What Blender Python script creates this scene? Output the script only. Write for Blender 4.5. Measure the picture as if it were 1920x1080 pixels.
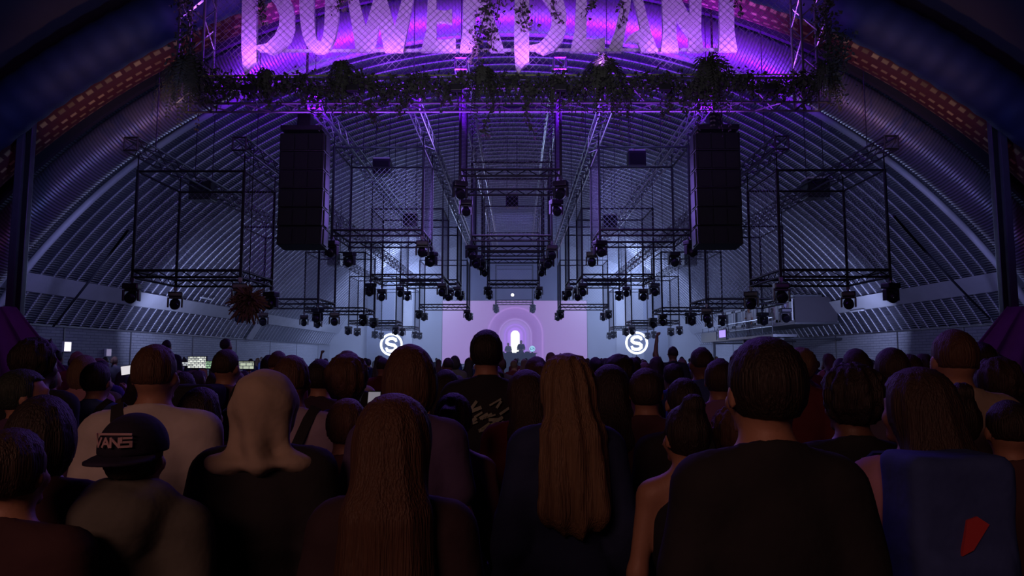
import bpy, math, random
import numpy as np
from mathutils import Vector, Matrix, Euler
random.seed(7); rng = np.random.default_rng(7)
R = math.radians
C = bpy.context.scene
for _o in list(bpy.data.objects): bpy.data.objects.remove(_o)

# ------------------------------------------------------------------ camera, exposure
FPX = 1333.0
CAM = Vector((0.15, 0.0, 1.70))
PITCH = math.atan(131 / FPX); YAW = math.atan(8.5 / FPX)
cd = bpy.data.cameras.new('camera'); cd.sensor_width = 36.0; cd.lens = 36.0 * FPX / 1920.0
cd.clip_start = 0.05; cd.clip_end = 300
co = bpy.data.objects.new('camera', cd); C.collection.objects.link(co)
co.location = CAM; co.rotation_euler = Euler((math.pi/2 + PITCH, 0, YAW), 'XYZ')
C.camera = co
CROT = co.rotation_euler.to_matrix()
def W(px, py, D):
    """point of the hall seen at this place of the photograph, at depth D down the hall"""
    r = CROT @ Vector(((px - 960) / FPX, (540 - py) / FPX, -1.0))
    return CAM + r * (D / r.y)
C.view_settings.view_transform = 'Standard'; C.view_settings.look = 'None'
C.view_settings.gamma = 1.0; C.view_settings.use_curve_mapping = False
C.view_settings.exposure = 0.0
cy = C.cycles
cy.use_denoising = True
cy.max_bounces = 5; cy.diffuse_bounces = 2; cy.glossy_bounces = 2; cy.transmission_bounces = 2
cy.volume_bounces = 1; cy.transparent_max_bounces = 8
cy.sample_clamp_indirect = 3.0; cy.sample_clamp_direct = 0
cy.caustics_reflective = False; cy.caustics_refractive = False
try: cy.volume_step_rate = 4.0
except Exception: pass

wd = bpy.data.worlds.new('world'); C.world = wd; wd.use_nodes = True
bgn = wd.node_tree.nodes['Background']; bgn.inputs[0].default_value = (0.30, 0.22, 0.55, 1); bgn.inputs[1].default_value = 0.048

def aim(o, target):
    d = Vector(target) - o.location
    o.rotation_euler = d.to_track_quat('-Z', 'Y').to_euler()
def area(name, loc, target, size, power, col, size_y=None, spread=180):
    l = bpy.data.lights.new(name, 'AREA'); l.energy = power; l.color = col; l.size = size
    l.spread = R(spread)
    if size_y: l.shape = 'RECTANGLE'; l.size_y = size_y
    o = bpy.data.objects.new(name, l); C.collection.objects.link(o); o.location = loc; aim(o, target); return o
def spot(name, loc, target, power, col, ang=60, blend=0.6, rad=0.1):
    l = bpy.data.lights.new(name, 'SPOT'); l.energy = power; l.color = col; l.spot_size = R(ang); l.spot_blend = blend
    l.shadow_soft_size = rad
    o = bpy.data.objects.new(name, l); C.collection.objects.link(o); o.location = loc; aim(o, target); return o

PURPLE = (0.36, 0.045, 1.0); COOL = (0.42, 0.55, 1.0); WARM = (1.0, 0.36, 0.14)
# stage: cool washes high at both sides of the screen, filling the haze
for sx in (-1, 1):
    area('stage_wash_light', (sx*9.0, 55.0, 8.5), (sx*8.5, 48.0, 1.0), 4.0, 900, COOL, 2.0, 150)
    area('stage_back_light', (sx*6.5, 47.0, 8.2), (sx*9.0, 59.0, 3.5), 3.0, 560, COOL, 2.0, 110)
area('stage_centre_light', (0, 48.0, 9.5), (0, 58.0, 6.0), 4.0, 120, (0.30, 0.30, 1.0), 2.0)
# added lamps without a known source, raking cool light along the vault
for sx in (-1, 1):
    area('added_vault_fill', (sx*10.4, 17.9, 3.0), (sx*13.6, 40.0, 6.5), 0.4, 58, (0.36, 0.38, 1.0), 0.4, 130)
    area('added_vault_fill', (sx*3.6, 17.6, 7.4), (sx*6.5, 45.0, 10.8), 0.4, 26, (0.28, 0.30, 1.0), 0.4, 130)
    area('added_vault_fill', (sx*12.6, 27.0, 3.0), (sx*14.0, 46.0, 6.0), 0.6, 130, (0.46, 0.54, 1.0), 0.6, 140)
    area('added_vault_fill', (sx*5.4, 30.0, 7.0), (sx*9.0, 46.0, 9.8), 0.6, 60, (0.36, 0.48, 1.0), 0.6, 140)
# violet washes up onto the vault behind the lettered sign
for sx in (-4.6, -1.6, 1.6, 4.6):
    spot('sign_wash_light', (sx, 17.0, 7.5), (sx*1.2, 19.4, 11.8), 1700, (0.20, 0.005, 1.0), 115, 0.7, 0.15)
    spot('sign_back_light', (sx, 14.9, 7.4), (sx*1.15, 18.4, 11.4), 620, (0.34, 0.05, 1.0), 75, 0.8, 0.15)
# violet floods at the foot of the letters
for sx in (-5.2, -3.8, -2.4, -.9, .4, 1.8, 3.2, 4.6):
    spot('letter_flood_light', (sx, 13.42, 7.42), (sx, 14.02, 9.4), 125, (0.46, 0.12, 1.0), 130, 0.9, 0.08)
area('added_truss_fill', (0, 13.7, 5.7), (0, 13.95, 7.0), 10.0, 60, (0.34, 0.05, 1.0), .2)  # added strip of light that brightens the lower truss chords
area('added_front_fill', (0, 4.5, 4.2), (0, 13.6, 7.2), 3.0, 80, (.62, .55, .8), 1.0, 90)  # added fill that lifts the dark leaves; no fixture stands here
for sx in (-1, 1): spot('tower_light', (sx*5.3, 14.25, 7.4), (sx*6.2, 14.0, 9.2), 110, (0.42, 0.12, 1.0), 80, .8, .1)
# crowd: warm bar light behind the camera, violet spill from above
area('bar_light', (-2.0, -3.0, 3.8), (0.5, 5.0, 0.9), 2.5, 44, (1.0, .46, .36), 1.0)
area('violet_crowd_light', (0, 9.5, 6.2), (0, 4.5, 1.2), 5.0, 100, (0.26, 0.12, 1.0), 1.5)
area('violet_crowd_light', (0, 22.0, 6.6), (0, 12.0, 1.5), 5.0, 170, (0.34, 0.20, 1.0), 2.0)
for sx in (-1, 1):
    area('added_drape_fill', (sx*6.5, 7.5, 4.6), (sx*10.5, 14.0, 3.6), 0.6, 24, (0.42, 0.10, 0.85), 0.6)  # added lamps that bring out the side drapes and pillars

for sx in (-1, 1):
    spot('added_corner_warm', (sx*5.0, 11.5, 4.0), (sx*9.6, 16.3, 8.9), 260, (1.0, .45, .22), 38, .8, .15)  # added spot that brings up the red duct
    spot('added_corner_blue', (sx*5.5, 10.0, 5.0), (sx*10.6, 14.8, 7.8), 300, (.20, .30, 1.0), 75, .8, .15)  # added spot that brings up the blue duct
    spot('added_cage_glow', (sx*3.0, 14.8, 6.3), (sx*2.9, 19.4, 5.3), 60, (.40, .08, 1.0), 70, .8, .1)  # added spots standing in for sign spill on the cage bars
# ------------------------------------------------------------------ helpers
BASE = {}
def tag(o, label=None, cat=None, group=None, kind=None):
    if label: o['label'] = label
    if cat: o['category'] = cat
    if group: o['group'] = group
    if kind: o['kind'] = kind
    return o
def thing(name, label, cat, loc=(0, 0, 0), rz=0.0, group=None, scale=1.0):
    o = bpy.data.objects.new(name, None); C.collection.objects.link(o); o.empty_display_size = 0.1
    o.location = loc; o.rotation_euler = (0, 0, rz); o.scale = (scale,)*3
    BASE[o.name] = Vector(loc)
    return tag(o, label, cat, group)
def link_mesh(name, me, mat=None, parent=None, smooth=True):
    if mat and not me.materials: me.materials.append(mat)
    if smooth: me.polygons.foreach_set('use_smooth', [True]*len(me.polygons))
    o = bpy.data.objects.new(name, me); C.collection.objects.link(o)
    if parent is not None: o.parent = parent
    return o
class MB:
    def __init__(s): s.v = []; s.f = []
    def add(s, vs, fs):
        n = len(s.v); s.v += [tuple(v) for v in vs]; s.f += [tuple(i+n for i in f) for f in fs]; return s
    def tube(s, a, b, r, n=6, r2=None, caps=True):
        a = Vector(a); b = Vector(b); d = b - a
        if d.length < 1e-6: return s
        d.normalize(); u = d.orthogonal().normalized(); w = d.cross(u); r2 = r if r2 is None else r2
        vs = []
        for (p, q) in ((a, r), (b, r2)):
            for i in range(n):
                t = 2*math.pi*(i+.5)/n; vs.append(p + u*math.cos(t)*q + w*math.sin(t)*q)
        fs = [(i, (i+1) % n, n+(i+1) % n, n+i) for i in range(n)]
        if caps: fs += [tuple(range(n))[::-1], tuple(range(n, 2*n))]
        return s.add(vs, fs)
    def path(s, pts, r, n=6, closed=False):
        pts = [Vector(p) for p in pts]; m = len(pts); vs = []; u = None
        for i, p in enumerate(pts):
            if closed: d = pts[(i+1) % m] - pts[i-1]
            else: d = pts[min(i+1, m-1)] - pts[max(i-1, 0)]
            d.normalize()
            if u is None: u = d.orthogonal().normalized()
            u = (u - d*u.dot(d)).normalized(); w = d.cross(u)
            rr = r[i] if isinstance(r, (list, tuple)) else r
            for k in range(n):
                t = 2*math.pi*k/n; vs.append(p + u*math.cos(t)*rr + w*math.sin(t)*rr)
        fs = []
        for i in range(m if closed else m-1):
            j = (i+1) % m
            for k in range(n): fs.append((i*n+k, i*n+(k+1) % n, j*n+(k+1) % n, j*n+k))
        if not closed: fs += [tuple(range(n))[::-1], tuple(range((m-1)*n, m*n))]
        return s.add(vs, fs)
    def box(s, c, d, rot=None):
        c = Vector(c); h = Vector(d)/2; vs = []
        for x in (-1, 1):
            for y in (-1, 1):
                for z in (-1, 1):
                    v = Vector((x*h.x, y*h.y, z*h.z))
                    if rot is not None: v = rot @ v
                    vs.append(c+v)
        return s.add(vs, [(0, 1, 3, 2), (4, 6, 7, 5), (0, 4, 5, 1), (2, 3, 7, 6), (0, 2, 6, 4), (1, 5, 7, 3)])
    def bbox(s, c, d, b=0.01, rot=None):
        """bevelled box"""
        bm = bmesh.new(); bmesh.ops.create_cube(bm, size=1.0)
        bmesh.ops.scale(bm, vec=Vector(d), verts=bm.verts)
        bmesh.ops.bevel(bm, geom=bm.edges[:], offset=b, segments=2, affect='EDGES', profile=.7)
        bm.verts.ensure_lookup_table()
        vs = [(Vector(c) + ((rot @ v.co) if rot is not None else v.co)) for v in bm.verts]
        fs = [tuple(v.index for v in f.verts) for f in bm.faces]; bm.free(); return s.add(vs, fs)
    def prism(s, poly, fn, d0, d1):
        """poly of 2-D points; fn(x, y, d) -> 3-D"""
        n = len(poly); vs = [fn(x, y, d0) for x, y in poly] + [fn(x, y, d1) for x, y in poly]
        return s.add(vs, [tuple(range(n)), tuple(range(2*n-1, n-1, -1))] + [(i, n+i, n+(i+1) % n, (i+1) % n) for i in range(n)])
    def lathe(s, prof, c, axis='z', n=16):
        """prof: (radius, height)"""
        c = Vector(c); vs = []
        for (r, h) in prof:
            for k in range(n):
                t = 2*math.pi*k/n; a, b = r*math.cos(t), r*math.sin(t)
                vs.append(c + (Vector((a, b, h)) if axis == 'z' else Vector((a, h, b)) if axis == 'y' else Vector((h, a, b))))
        m = len(prof)
        fs = [(i*n+k, i*n+(k+1) % n, (i+1)*n+(k+1) % n, (i+1)*n+k) for i in range(m-1) for k in range(n)]
        fs += [tuple(range(n))[::-1], tuple(range((m-1)*n, m*n))]
        return s.add(vs, fs)
    def mesh(s, name, off=(0, 0, 0)):
        me = bpy.data.meshes.new(name); off = Vector(off)
        me.from_pydata([tuple(Vector(v)-off) for v in s.v], [], s.f); me.update(); return me
    def build(s, name, mat, parent=None, smooth=False, local=False):
        off = Vector((0, 0, 0))
        if parent is not None and not local:
            p = parent
            while p is not None: off += Vector(p.location); p = p.parent
        me = s.mesh(name, off)
        if smooth:
            o = link_mesh(name, me, mat, parent, True); me.set_sharp_from_angle(angle=R(40)); return o
        return link_mesh(name, me, mat, parent, False)
import bmesh

def dup(root, loc=None, rz=None, label=None, group=None, recol=None):
    r = root.copy(); C.collection.objects.link(r)
    if loc is not None: r.location = loc
    if rz is not None: r.rotation_euler = (0, 0, rz)
    if label: r['label'] = label
    if group: r['group'] = group
    for ch in list(root.children):
        c = ch.copy(); C.collection.objects.link(c); c.parent = r
        for g in ch.children:
            d = g.copy(); C.collection.objects.link(d); d.parent = c
    return r

# ------------------------------------------------------------------ materials
def M(name, col=(0.5, 0.5, 0.5), rough=0.6, metal=0.0, emit=None, es=1.0, spec=0.5, var=0.0, vscale=6.0, bump=0.0, bscale=40.0, objcol=False, stretch=None):
    m = bpy.data.materials.new(name); m.use_nodes = True; nt = m.node_tree; b = nt.nodes['Principled BSDF']
    b.inputs['Base Color'].default_value = (*col, 1); b.inputs['Roughness'].default_value = rough
    b.inputs['Metallic'].default_value = metal; b.inputs['Specular IOR Level'].default_value = spec
    if emit: b.inputs['Emission Color'].default_value = (*emit, 1); b.inputs['Emission Strength'].default_value = es
    src = None
    tc = nt.nodes.new('ShaderNodeTexCoord'); mp = nt.nodes.new('ShaderNodeMapping'); nt.links.new(tc.outputs['Object'], mp.inputs[0])
    if stretch: mp.inputs['Scale'].default_value = stretch
    if objcol:
        oi = nt.nodes.new('ShaderNodeObjectInfo'); src = oi.outputs['Color']
    if var or objcol:
        no = nt.nodes.new('ShaderNodeTexNoise'); no.inputs['Scale'].default_value = vscale; nt.links.new(mp.outputs[0], no.inputs[0])
        rmp = nt.nodes.new('ShaderNodeMapRange'); nt.links.new(no.outputs['Fac'], rmp.inputs[0])
        rmp.inputs[3].default_value = 1-var; rmp.inputs[4].default_value = 1+var
        mx = nt.nodes.new('ShaderNodeMix'); mx.data_type = 'RGBA'; mx.blend_type = 'MULTIPLY'; mx.inputs[0].default_value = 1
        if src: nt.links.new(src, mx.inputs[6])
        else: mx.inputs[6].default_value = (*col, 1)
        nt.links.new(rmp.outputs[0], mx.inputs[7]); nt.links.new(mx.outputs[2], b.inputs['Base Color'])
    if bump:
        nb = nt.nodes.new('ShaderNodeTexNoise'); nb.inputs['Scale'].default_value = bscale; nt.links.new(mp.outputs[0], nb.inputs[0])
        bp = nt.nodes.new('ShaderNodeBump'); bp.inputs['Strength'].default_value = bump; bp.inputs['Distance'].default_value = 0.02
        nt.links.new(nb.outputs['Fac'], bp.inputs['Height']); nt.links.new(bp.outputs[0], b.inputs['Normal'])
    return m
mt = {}
mt['black'] = M('black powder coat', (0.012, 0.012, 0.016), 0.45, 0.2, var=.2)
mt['alu'] = M('aluminium truss', (0.42, 0.42, 0.46), 0.32, 0.9, var=.1)
mt['steel'] = M('dark steel', (0.10, 0.10, 0.12), 0.38, 0.8, var=.2)
mt['wire'] = M('galvanised wire', (0.35, 0.35, 0.4), 0.4, 0.8, var=.1)
mt['plastic'] = M('black plastic', (0.016, 0.016, 0.02), 0.35, 0.0, var=.2, bump=.1)
mt['lens'] = M('lens glass', (0.05, 0.05, 0.07), 0.06, 0.6, spec=1.0, var=.1)
mt['grille'] = M('speaker grille', (0.014, 0.013, 0.017), 0.5, 0.3, var=.3, vscale=60, bump=.5, bscale=260)
mt['letter'] = M('painted sign board', (0.72, 0.62, 0.78), 0.55, 0, var=.18, vscale=7, bump=.15, bscale=60)
mt['white'] = M('white paint', (0.6, 0.6, 0.64), 0.5, 0, var=.08)
mt['leaf'] = M('dull green leaf', (0.042, 0.050, 0.030), 0.8, 0, var=.5, vscale=30)
mt['leaf2'] = M('dark ivy leaf', (0.034, 0.040, 0.026), 0.8, 0, var=.5, vscale=30)
mt['dry'] = M('dried brown frond', (0.16, 0.075, 0.045), 0.8, 0, var=.5, vscale=9)
mt['beam'] = M('pale concrete beam', (0.50, 0.50, 0.55), 0.75, 0, var=.18, vscale=1.2, bump=.2, bscale=12)
mt['floor'] = M('dark concrete floor', (0.05, 0.05, 0.055), 0.5, 0, var=.3, vscale=1.5, bump=.1)
mt['skin'] = M('skin', (0.42, 0.22, 0.15), 0.55, 0, objcol=True, var=.08, bump=.05, bscale=90)
mt['cloth'] = M('woven cloth', (0.5, 0.5, 0.5), 0.85, 0, objcol=True, var=.22, vscale=9, bump=.35, bscale=14, spec=.2)
mt['hair'] = M('hair', (0.1, 0.05, 0.03), 0.62, 0, objcol=True, var=.4, vscale=30, bump=.5, bscale=60, stretch=(3.2, 3.2, .10))
mt['shoe'] = M('shoe rubber', (0.03, 0.03, 0.03), 0.6, 0, var=.2)
mt['fabric_pink'] = M('draped magenta fabric', (0.17, 0.06, 0.19), 0.8, 0, var=.2, bump=.3, bscale=4)
mt['pillar'] = M('painted steel pillar', (0.12, 0.10, 0.16), 0.5, 0.3, var=.15)
mt['duct_dark'] = M('dark canvas duct', (0.012, 0.020, 0.070), 0.7, 0, var=.35, vscale=3, bump=.2, bscale=9)
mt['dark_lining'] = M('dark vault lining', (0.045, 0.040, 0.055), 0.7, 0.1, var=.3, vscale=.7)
mt['wood'] = M('stage deck', (0.04, 0.04, 0.05), 0.6, 0, var=.2)
# ------------------------------------------------------------------ the hall
VR, VZ = 18.0, -6.2           # radius and centre height of the vault
WH = 2.76                     # height of the panelled side walls
Y0, Y1 = 17.6, 60.0
def vx(z, r=VR): return math.sqrt(r*r - (z-VZ)**2)
TH0 = math.asin((WH - VZ)/VR)
def vault_pt(th, r, y): return (r*math.cos(th), y, VZ + r*math.sin(th))

def ribbed_material():
    m = M('ribbed steel vault', (0.30, 0.30, 0.36), 0.34, 0.7)
    nt = m.node_tree; b = nt.nodes['Principled BSDF']
    uv = nt.nodes.new('ShaderNodeUVMap'); uv.uv_map = 'arc'
    sp = nt.nodes.new('ShaderNodeSeparateXYZ'); nt.links.new(uv.outputs[0], sp.inputs[0])
    mu = nt.nodes.new('ShaderNodeMath'); mu.operation = 'MULTIPLY'; mu.inputs[1].default_value = 2*math.pi/0.085
    nt.links.new(sp.outputs[0], mu.inputs[0])
    si = nt.nodes.new('ShaderNodeMath'); si.operation = 'SINE'; nt.links.new(mu.outputs[0], si.inputs[0])
    bp = nt.nodes.new('ShaderNodeBump'); bp.inputs['Strength'].default_value = .8; bp.inputs['Distance'].default_value = 0.010
    nt.links.new(si.outputs[0], bp.inputs['Height']); nt.links.new(bp.outputs[0], b.inputs['Normal'])
    no = nt.nodes.new('ShaderNodeTexNoise'); no.inputs['Scale'].default_value = .8
    tc = nt.nodes.new('ShaderNodeTexCoord'); nt.links.new(tc.outputs['Object'], no.inputs[0])
    rp = nt.nodes.new('ShaderNodeValToRGB'); nt.links.new(no.outputs['Fac'], rp.inputs[0])
    rp.color_ramp.elements[0].position = .3; rp.color_ramp.elements[0].color = (0.10, 0.10, 0.15, 1)
    rp.color_ramp.elements[1].position = .7; rp.color_ramp.elements[1].color = (0.17, 0.17, 0.23, 1)
    nt.links.new(rp.outputs[0], b.inputs['Base Color'])
    return m
mt['vault'] = ribbed_material()
mt['seam'] = ribbed_material(); mt['seam'].name = 'seam painted as lit'
for _n in mt['seam'].node_tree.nodes:
    if _n.type == 'VALTORGB':
        _n.color_ramp.elements[0].color = (.46, .46, .54, 1); _n.color_ramp.elements[1].color = (.66, .66, .74, 1)  # paler ridge faces: the raking highlight is put into the colour
    if _n.type == 'BSDF_PRINCIPLED': _n.inputs['Metallic'].default_value = .35; _n.inputs['Roughness'].default_value = .4

def vault_sheet(name, ys, rs, mat, th0=TH0, th1=math.pi-TH0, n=180, uv=True):
    """surface over (y, radius) profile swept round the arch"""
    th = np.linspace(th0, th1, n+1); ys = np.array(ys); rs = np.array(rs); m = len(ys)
    T, Y = np.meshgrid(th, ys, indexing='ij'); RR = np.broadcast_to(rs, T.shape)
    V = np.stack([RR*np.cos(T), Y, VZ + RR*np.sin(T)], -1).reshape(-1, 3)
    i, j = np.meshgrid(np.arange(n), np.arange(m-1), indexing='ij')
    a = (i*m+j).ravel(); F = np.stack([a, a+1, a+m+1, a+m], -1)
    me = bpy.data.meshes.new(name); me.from_pydata(V.tolist(), [], F.tolist())
    if uv:
        ul = me.uv_layers.new(name='arc'); li = np.zeros(len(me.loops), np.int32); me.loops.foreach_get('vertex_index', li)
        arc = (T*VR).ravel()[li]; yy = Y.ravel()[li]
        ul.data.foreach_set('uv', np.stack([arc, yy], -1).astype(np.float32).ravel())
    o = link_mesh(name, me, mat, None, True); me.set_sharp_from_angle(angle=R(50))
    return o
# ribbed vault: one trough per arch panel
ys, rs = [], []
P = 0.61; y = Y0
while y < Y1:
    for (dy, dr) in ((0, -.012), (.03, -.012), (.045, .018), (.20, .045), (.42, .045), (.598, .018)):
        ys.append(y+dy); rs.append(VR+dr)
    y += P
o = vault_sheet('ceiling', ys, rs, mt['vault']); o.data.materials.append(mt['seam'])
_mi = np.zeros(len(o.data.polygons), np.int32); _k = np.arange(len(_mi)) % (len(ys)-1) % 6; _mi[(_k == 5) | (_k == 0)] = 1
o.data.polygons.foreach_set('material_index', _mi)
tag(o, 'ribbed steel barrel vault over the whole hall', 'ceiling', kind='structure')
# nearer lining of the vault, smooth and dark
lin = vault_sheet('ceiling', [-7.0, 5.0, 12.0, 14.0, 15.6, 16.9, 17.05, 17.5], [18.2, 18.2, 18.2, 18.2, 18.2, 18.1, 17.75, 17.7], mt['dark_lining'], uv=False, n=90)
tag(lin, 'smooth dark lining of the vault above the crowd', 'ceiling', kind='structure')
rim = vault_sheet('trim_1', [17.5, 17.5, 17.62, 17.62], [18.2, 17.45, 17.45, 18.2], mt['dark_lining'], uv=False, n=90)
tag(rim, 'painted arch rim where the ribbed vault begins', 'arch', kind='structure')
# floor, end walls
MB().box((0, 26.5, -0.05), (38, 68, 0.1)).build('floor', mt['floor']); tag(bpy.data.objects['floor'], 'dark concrete hall floor', 'floor', kind='structure')
def end_wall(name, y, mat):
    th = np.linspace(TH0-.02, math.pi-TH0+.02, 61)
    poly = [(18.2*math.cos(t), VZ+18.2*math.sin(t)) for t in th] + [(-16.2, 0), (16.2, 0)]
    o = MB().prism(poly, lambda a, b, d: (a, d, b), y, y+.25).build(name, mat); return o
mt['endwall'] = M('pale render', (0.42, 0.43, 0.50), 0.8, 0, var=.08, vscale=.5)
tag(end_wall('wall_far', 60.0, mt['endwall']), 'pale end wall behind the stage', 'wall', kind='structure')
tag(end_wall('wall_near', -7.2, mt['dark_lining']), 'dark end wall behind the camera', 'wall', kind='structure')

def wall_material():
    m = M('pale blockwork', (0.33, 0.33, 0.40), 0.8)
    nt = m.node_tree; b = nt.nodes['Principled BSDF']
    tc = nt.nodes.new('ShaderNodeTexCoord'); sp = nt.nodes.new('ShaderNodeSeparateXYZ'); nt.links.new(tc.outputs['Object'], sp.inputs[0])
    cb = nt.nodes.new('ShaderNodeCombineXYZ'); nt.links.new(sp.outputs[1], cb.inputs[0]); nt.links.new(sp.outputs[2], cb.inputs[1])
    br = nt.nodes.new('ShaderNodeTexBrick'); nt.links.new(cb.outputs[0], br.inputs[0])
    br.inputs['Color1'].default_value = (.40, .40, .46, 1); br.inputs['Color2'].default_value = (.34, .34, .40, 1); br.inputs['Mortar'].default_value = (.20, .20, .25, 1)
    br.inputs['Scale'].default_value = 1.0; br.inputs['Mortar Size'].default_value = .012; br.inputs['Brick Width'].default_value = .5; br.inputs['Row Height'].default_value = .11
    nt.links.new(br.outputs['Color'], b.inputs['Base Color'])
    bp = nt.nodes.new('ShaderNodeBump'); bp.inputs['Strength'].default_value = .6; bp.inputs['Distance'].default_value = .01
    nt.links.new(br.outputs['Fac'], bp.inputs['Height']); bp.invert = True; nt.links.new(bp.outputs[0], b.inputs['Normal'])
    return m
mt['wall'] = wall_material()
XW = vx(WH)
for sx, nm in ((-1, 'left'), (1, 'right')):
    o = MB().box((sx*(XW+.1), 26.4, WH/2), (.2, 67.2, WH)).build('wall_'+nm, mt['wall'])
    tag(o, 'long pale block wall along the %s side under the vault' % nm, 'wall', kind='structure')
    # coping strip, seams
    b = MB(); b.box((sx*(XW-.03), 38.8, WH+.02), (.10, 42.4, .05)); o = b.build('trim_2' if sx < 0 else 'trim_3', mt['steel'])
    tag(o, 'dark coping along the top of the %s wall' % nm, 'trim', kind='structure')
    b = MB()
    for yy in (24.7, 29.0, 34.6, 40.0, 45.5, 51.0, 56.5): b.box((sx*(XW-.01), yy, WH/2), (.03, .07, WH-.02))
    o = b.build('trim_4' if sx < 0 else 'trim_5', mt['steel']); tag(o, 'dark upright seams between the %s wall panels' % nm, 'trim', kind='structure')
    # the pale beam along the haunch of the vault
    z0, z1 = 3.74, 4.26
    poly = [(vx(z0)-.12, z0), (vx(z0)+.1, z0), (vx(z1)+.1, z1), (vx(z1)-.12, z1)]
    b = MB(); ye = 60.0
    ystart = 17.7
    b.prism([(sx*p, q) for p, q in poly], lambda a, c, d: (a, d, c), ystart, ye)
    o = b.build('trim_6' if sx < 0 else 'trim_7', mt['beam']); tag(o, 'pale concrete beam running along the %s haunch of the vault' % nm, 'beam', kind='structure')
# pale posts below the beam on the left
for yy in (41.6,):
    b = MB(); z0, z1 = WH, 3.76
    for k in range(6):
        a, c = z0+(z1-z0)*k/6, z0+(z1-z0)*(k+1)/6
        b.add([(-vx(a)+.09, yy-.4, a), (-vx(a)+.09, yy+.4, a), (-vx(c)+.09, yy+.4, c), (-vx(c)+.09, yy-.4, c),
               (-vx(a)+.17, yy-.4, a), (-vx(a)+.17, yy+.4, a), (-vx(c)+.17, yy+.4, c), (-vx(c)+.17, yy-.4, c)],
              [(0, 1, 2, 3), (7, 6, 5, 4), (0, 4, 5, 1), (1, 5, 6, 2), (2, 6, 7, 3), (3, 7, 4, 0)])
    o = b.build('trim_8', mt['beam']); tag(o, 'pale upright panel under the left beam', 'trim', kind='structure')

# portal pillars at the near edge of the vault
for sx in (-1, 1):
    x = sx*11.02; y = 15.62
    t = thing('portal_pillar', 'tall dark steel pillar at the far %s edge of the picture' % ('left' if sx < 0 else 'right'), 'pillar', (x, y, 0), group='portal pillars')
    zt = math.sqrt(18.2**2 - 11.3**2) + VZ
    MB().bbox((x, y, zt/2), (.16, .20, zt), .02).build('shaft', mt['pillar'], t)
    MB().bbox((x - sx*.17, y+.02, zt/2-.1), (.12, .16, zt-.3), .02).build('flange', mt['steel'], t)
    MB().bbox((x-sx*.05, y, .05), (.5, .5, .1), .02).build('base_plate', mt['steel'], t)
# draped fabric beside each pillar
for sx in (-1, 1):
    top = W(8 if sx < 0 else 1912, 575, 12.0)
    x0 = top.x; b = MB(); vs = []; n = 26; m = 8
    for j in range(m+1):
        f = j/m; z = top.z*(1-f)
        for i in range(n+1):
            g = i/n; xx = x0 + (-sx)*(-0.7 + (0.9+2.2*f)*g); yy = 12.0+.10*math.sin(g*22+f)*(.4+f) + .25*f*(g-.5)
            vs.append((xx, yy, z))
    fs = [(j*(n+1)+i, j*(n+1)+i+1, (j+1)*(n+1)+i+1, (j+1)*(n+1)+i) for j in range(m) for i in range(n)]
    b.add(vs, fs); o = b.build('fabric_drape', mt['fabric_pink'], None, True)
    md = o.modifiers.new('thickness', 'SOLIDIFY'); md.thickness = .012
    tag(o, 'slanting magenta fabric drape at the %s edge beside the pillar' % ('left' if sx < 0 else 'right'), 'drape')

# big arched ducts near the camera and at the sign
def arch_duct(name, y, rc, r, mat, ripple=0.0, pitch=.12, nth=420, ns=20, th0=.55):
    th = np.linspace(th0, math.pi-th0, nth+1); ph = np.linspace(0, 2*math.pi, ns+1)[:-1]
    T, Ph = np.meshgrid(th, ph, indexing='ij'); rr = r + ripple*np.sin(T*rc*2*math.pi/pitch)
    RR = rc + rr*np.cos(Ph); V = np.stack([RR*np.cos(T), y + rr*np.sin(Ph), VZ+RR*np.sin(T)], -1).reshape(-1, 3)
    i, j = np.meshgrid(np.arange(nth), np.arange(ns), indexing='ij'); a = i*ns+j; b2 = i*ns+(j+1) % ns
    F = np.stack([a, b2, b2+ns, a+ns], -1).reshape(-1, 4)
    F = F.tolist() + [list(range(ns)), list(range(nth*ns, (nth+1)*ns))[::-1]]
    me = bpy.data.meshes.new(name); me.from_pydata(V.tolist(), [], F)
    return link_mesh(name, me, mat, None, True)
def dotted_material():  # yellow patches in the colour stand for dots of light on the duct
    m = M('canvas with painted light dots', (0.10, 0.02, 0.015), 0.75); nt = m.node_tree; b = nt.nodes['Principled BSDF']
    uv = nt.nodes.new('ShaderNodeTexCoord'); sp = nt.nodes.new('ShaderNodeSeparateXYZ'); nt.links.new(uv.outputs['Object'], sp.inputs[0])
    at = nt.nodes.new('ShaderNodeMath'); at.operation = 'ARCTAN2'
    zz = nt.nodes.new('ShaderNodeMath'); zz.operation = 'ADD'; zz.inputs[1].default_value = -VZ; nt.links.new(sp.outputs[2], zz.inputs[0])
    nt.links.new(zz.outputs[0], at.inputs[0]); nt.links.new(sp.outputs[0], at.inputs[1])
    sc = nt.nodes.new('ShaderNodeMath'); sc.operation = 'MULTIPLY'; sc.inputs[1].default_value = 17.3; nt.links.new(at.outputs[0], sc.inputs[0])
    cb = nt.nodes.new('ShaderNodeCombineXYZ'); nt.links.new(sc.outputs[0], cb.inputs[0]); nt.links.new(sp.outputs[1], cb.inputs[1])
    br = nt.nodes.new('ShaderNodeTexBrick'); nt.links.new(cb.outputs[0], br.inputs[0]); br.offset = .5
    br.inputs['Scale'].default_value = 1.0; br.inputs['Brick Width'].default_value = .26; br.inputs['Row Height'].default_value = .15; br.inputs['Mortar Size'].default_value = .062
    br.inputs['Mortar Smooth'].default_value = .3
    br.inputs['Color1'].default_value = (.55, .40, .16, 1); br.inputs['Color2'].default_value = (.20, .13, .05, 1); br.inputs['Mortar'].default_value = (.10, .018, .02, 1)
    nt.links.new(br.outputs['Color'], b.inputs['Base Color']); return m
mt['dots'] = dotted_material()
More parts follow.
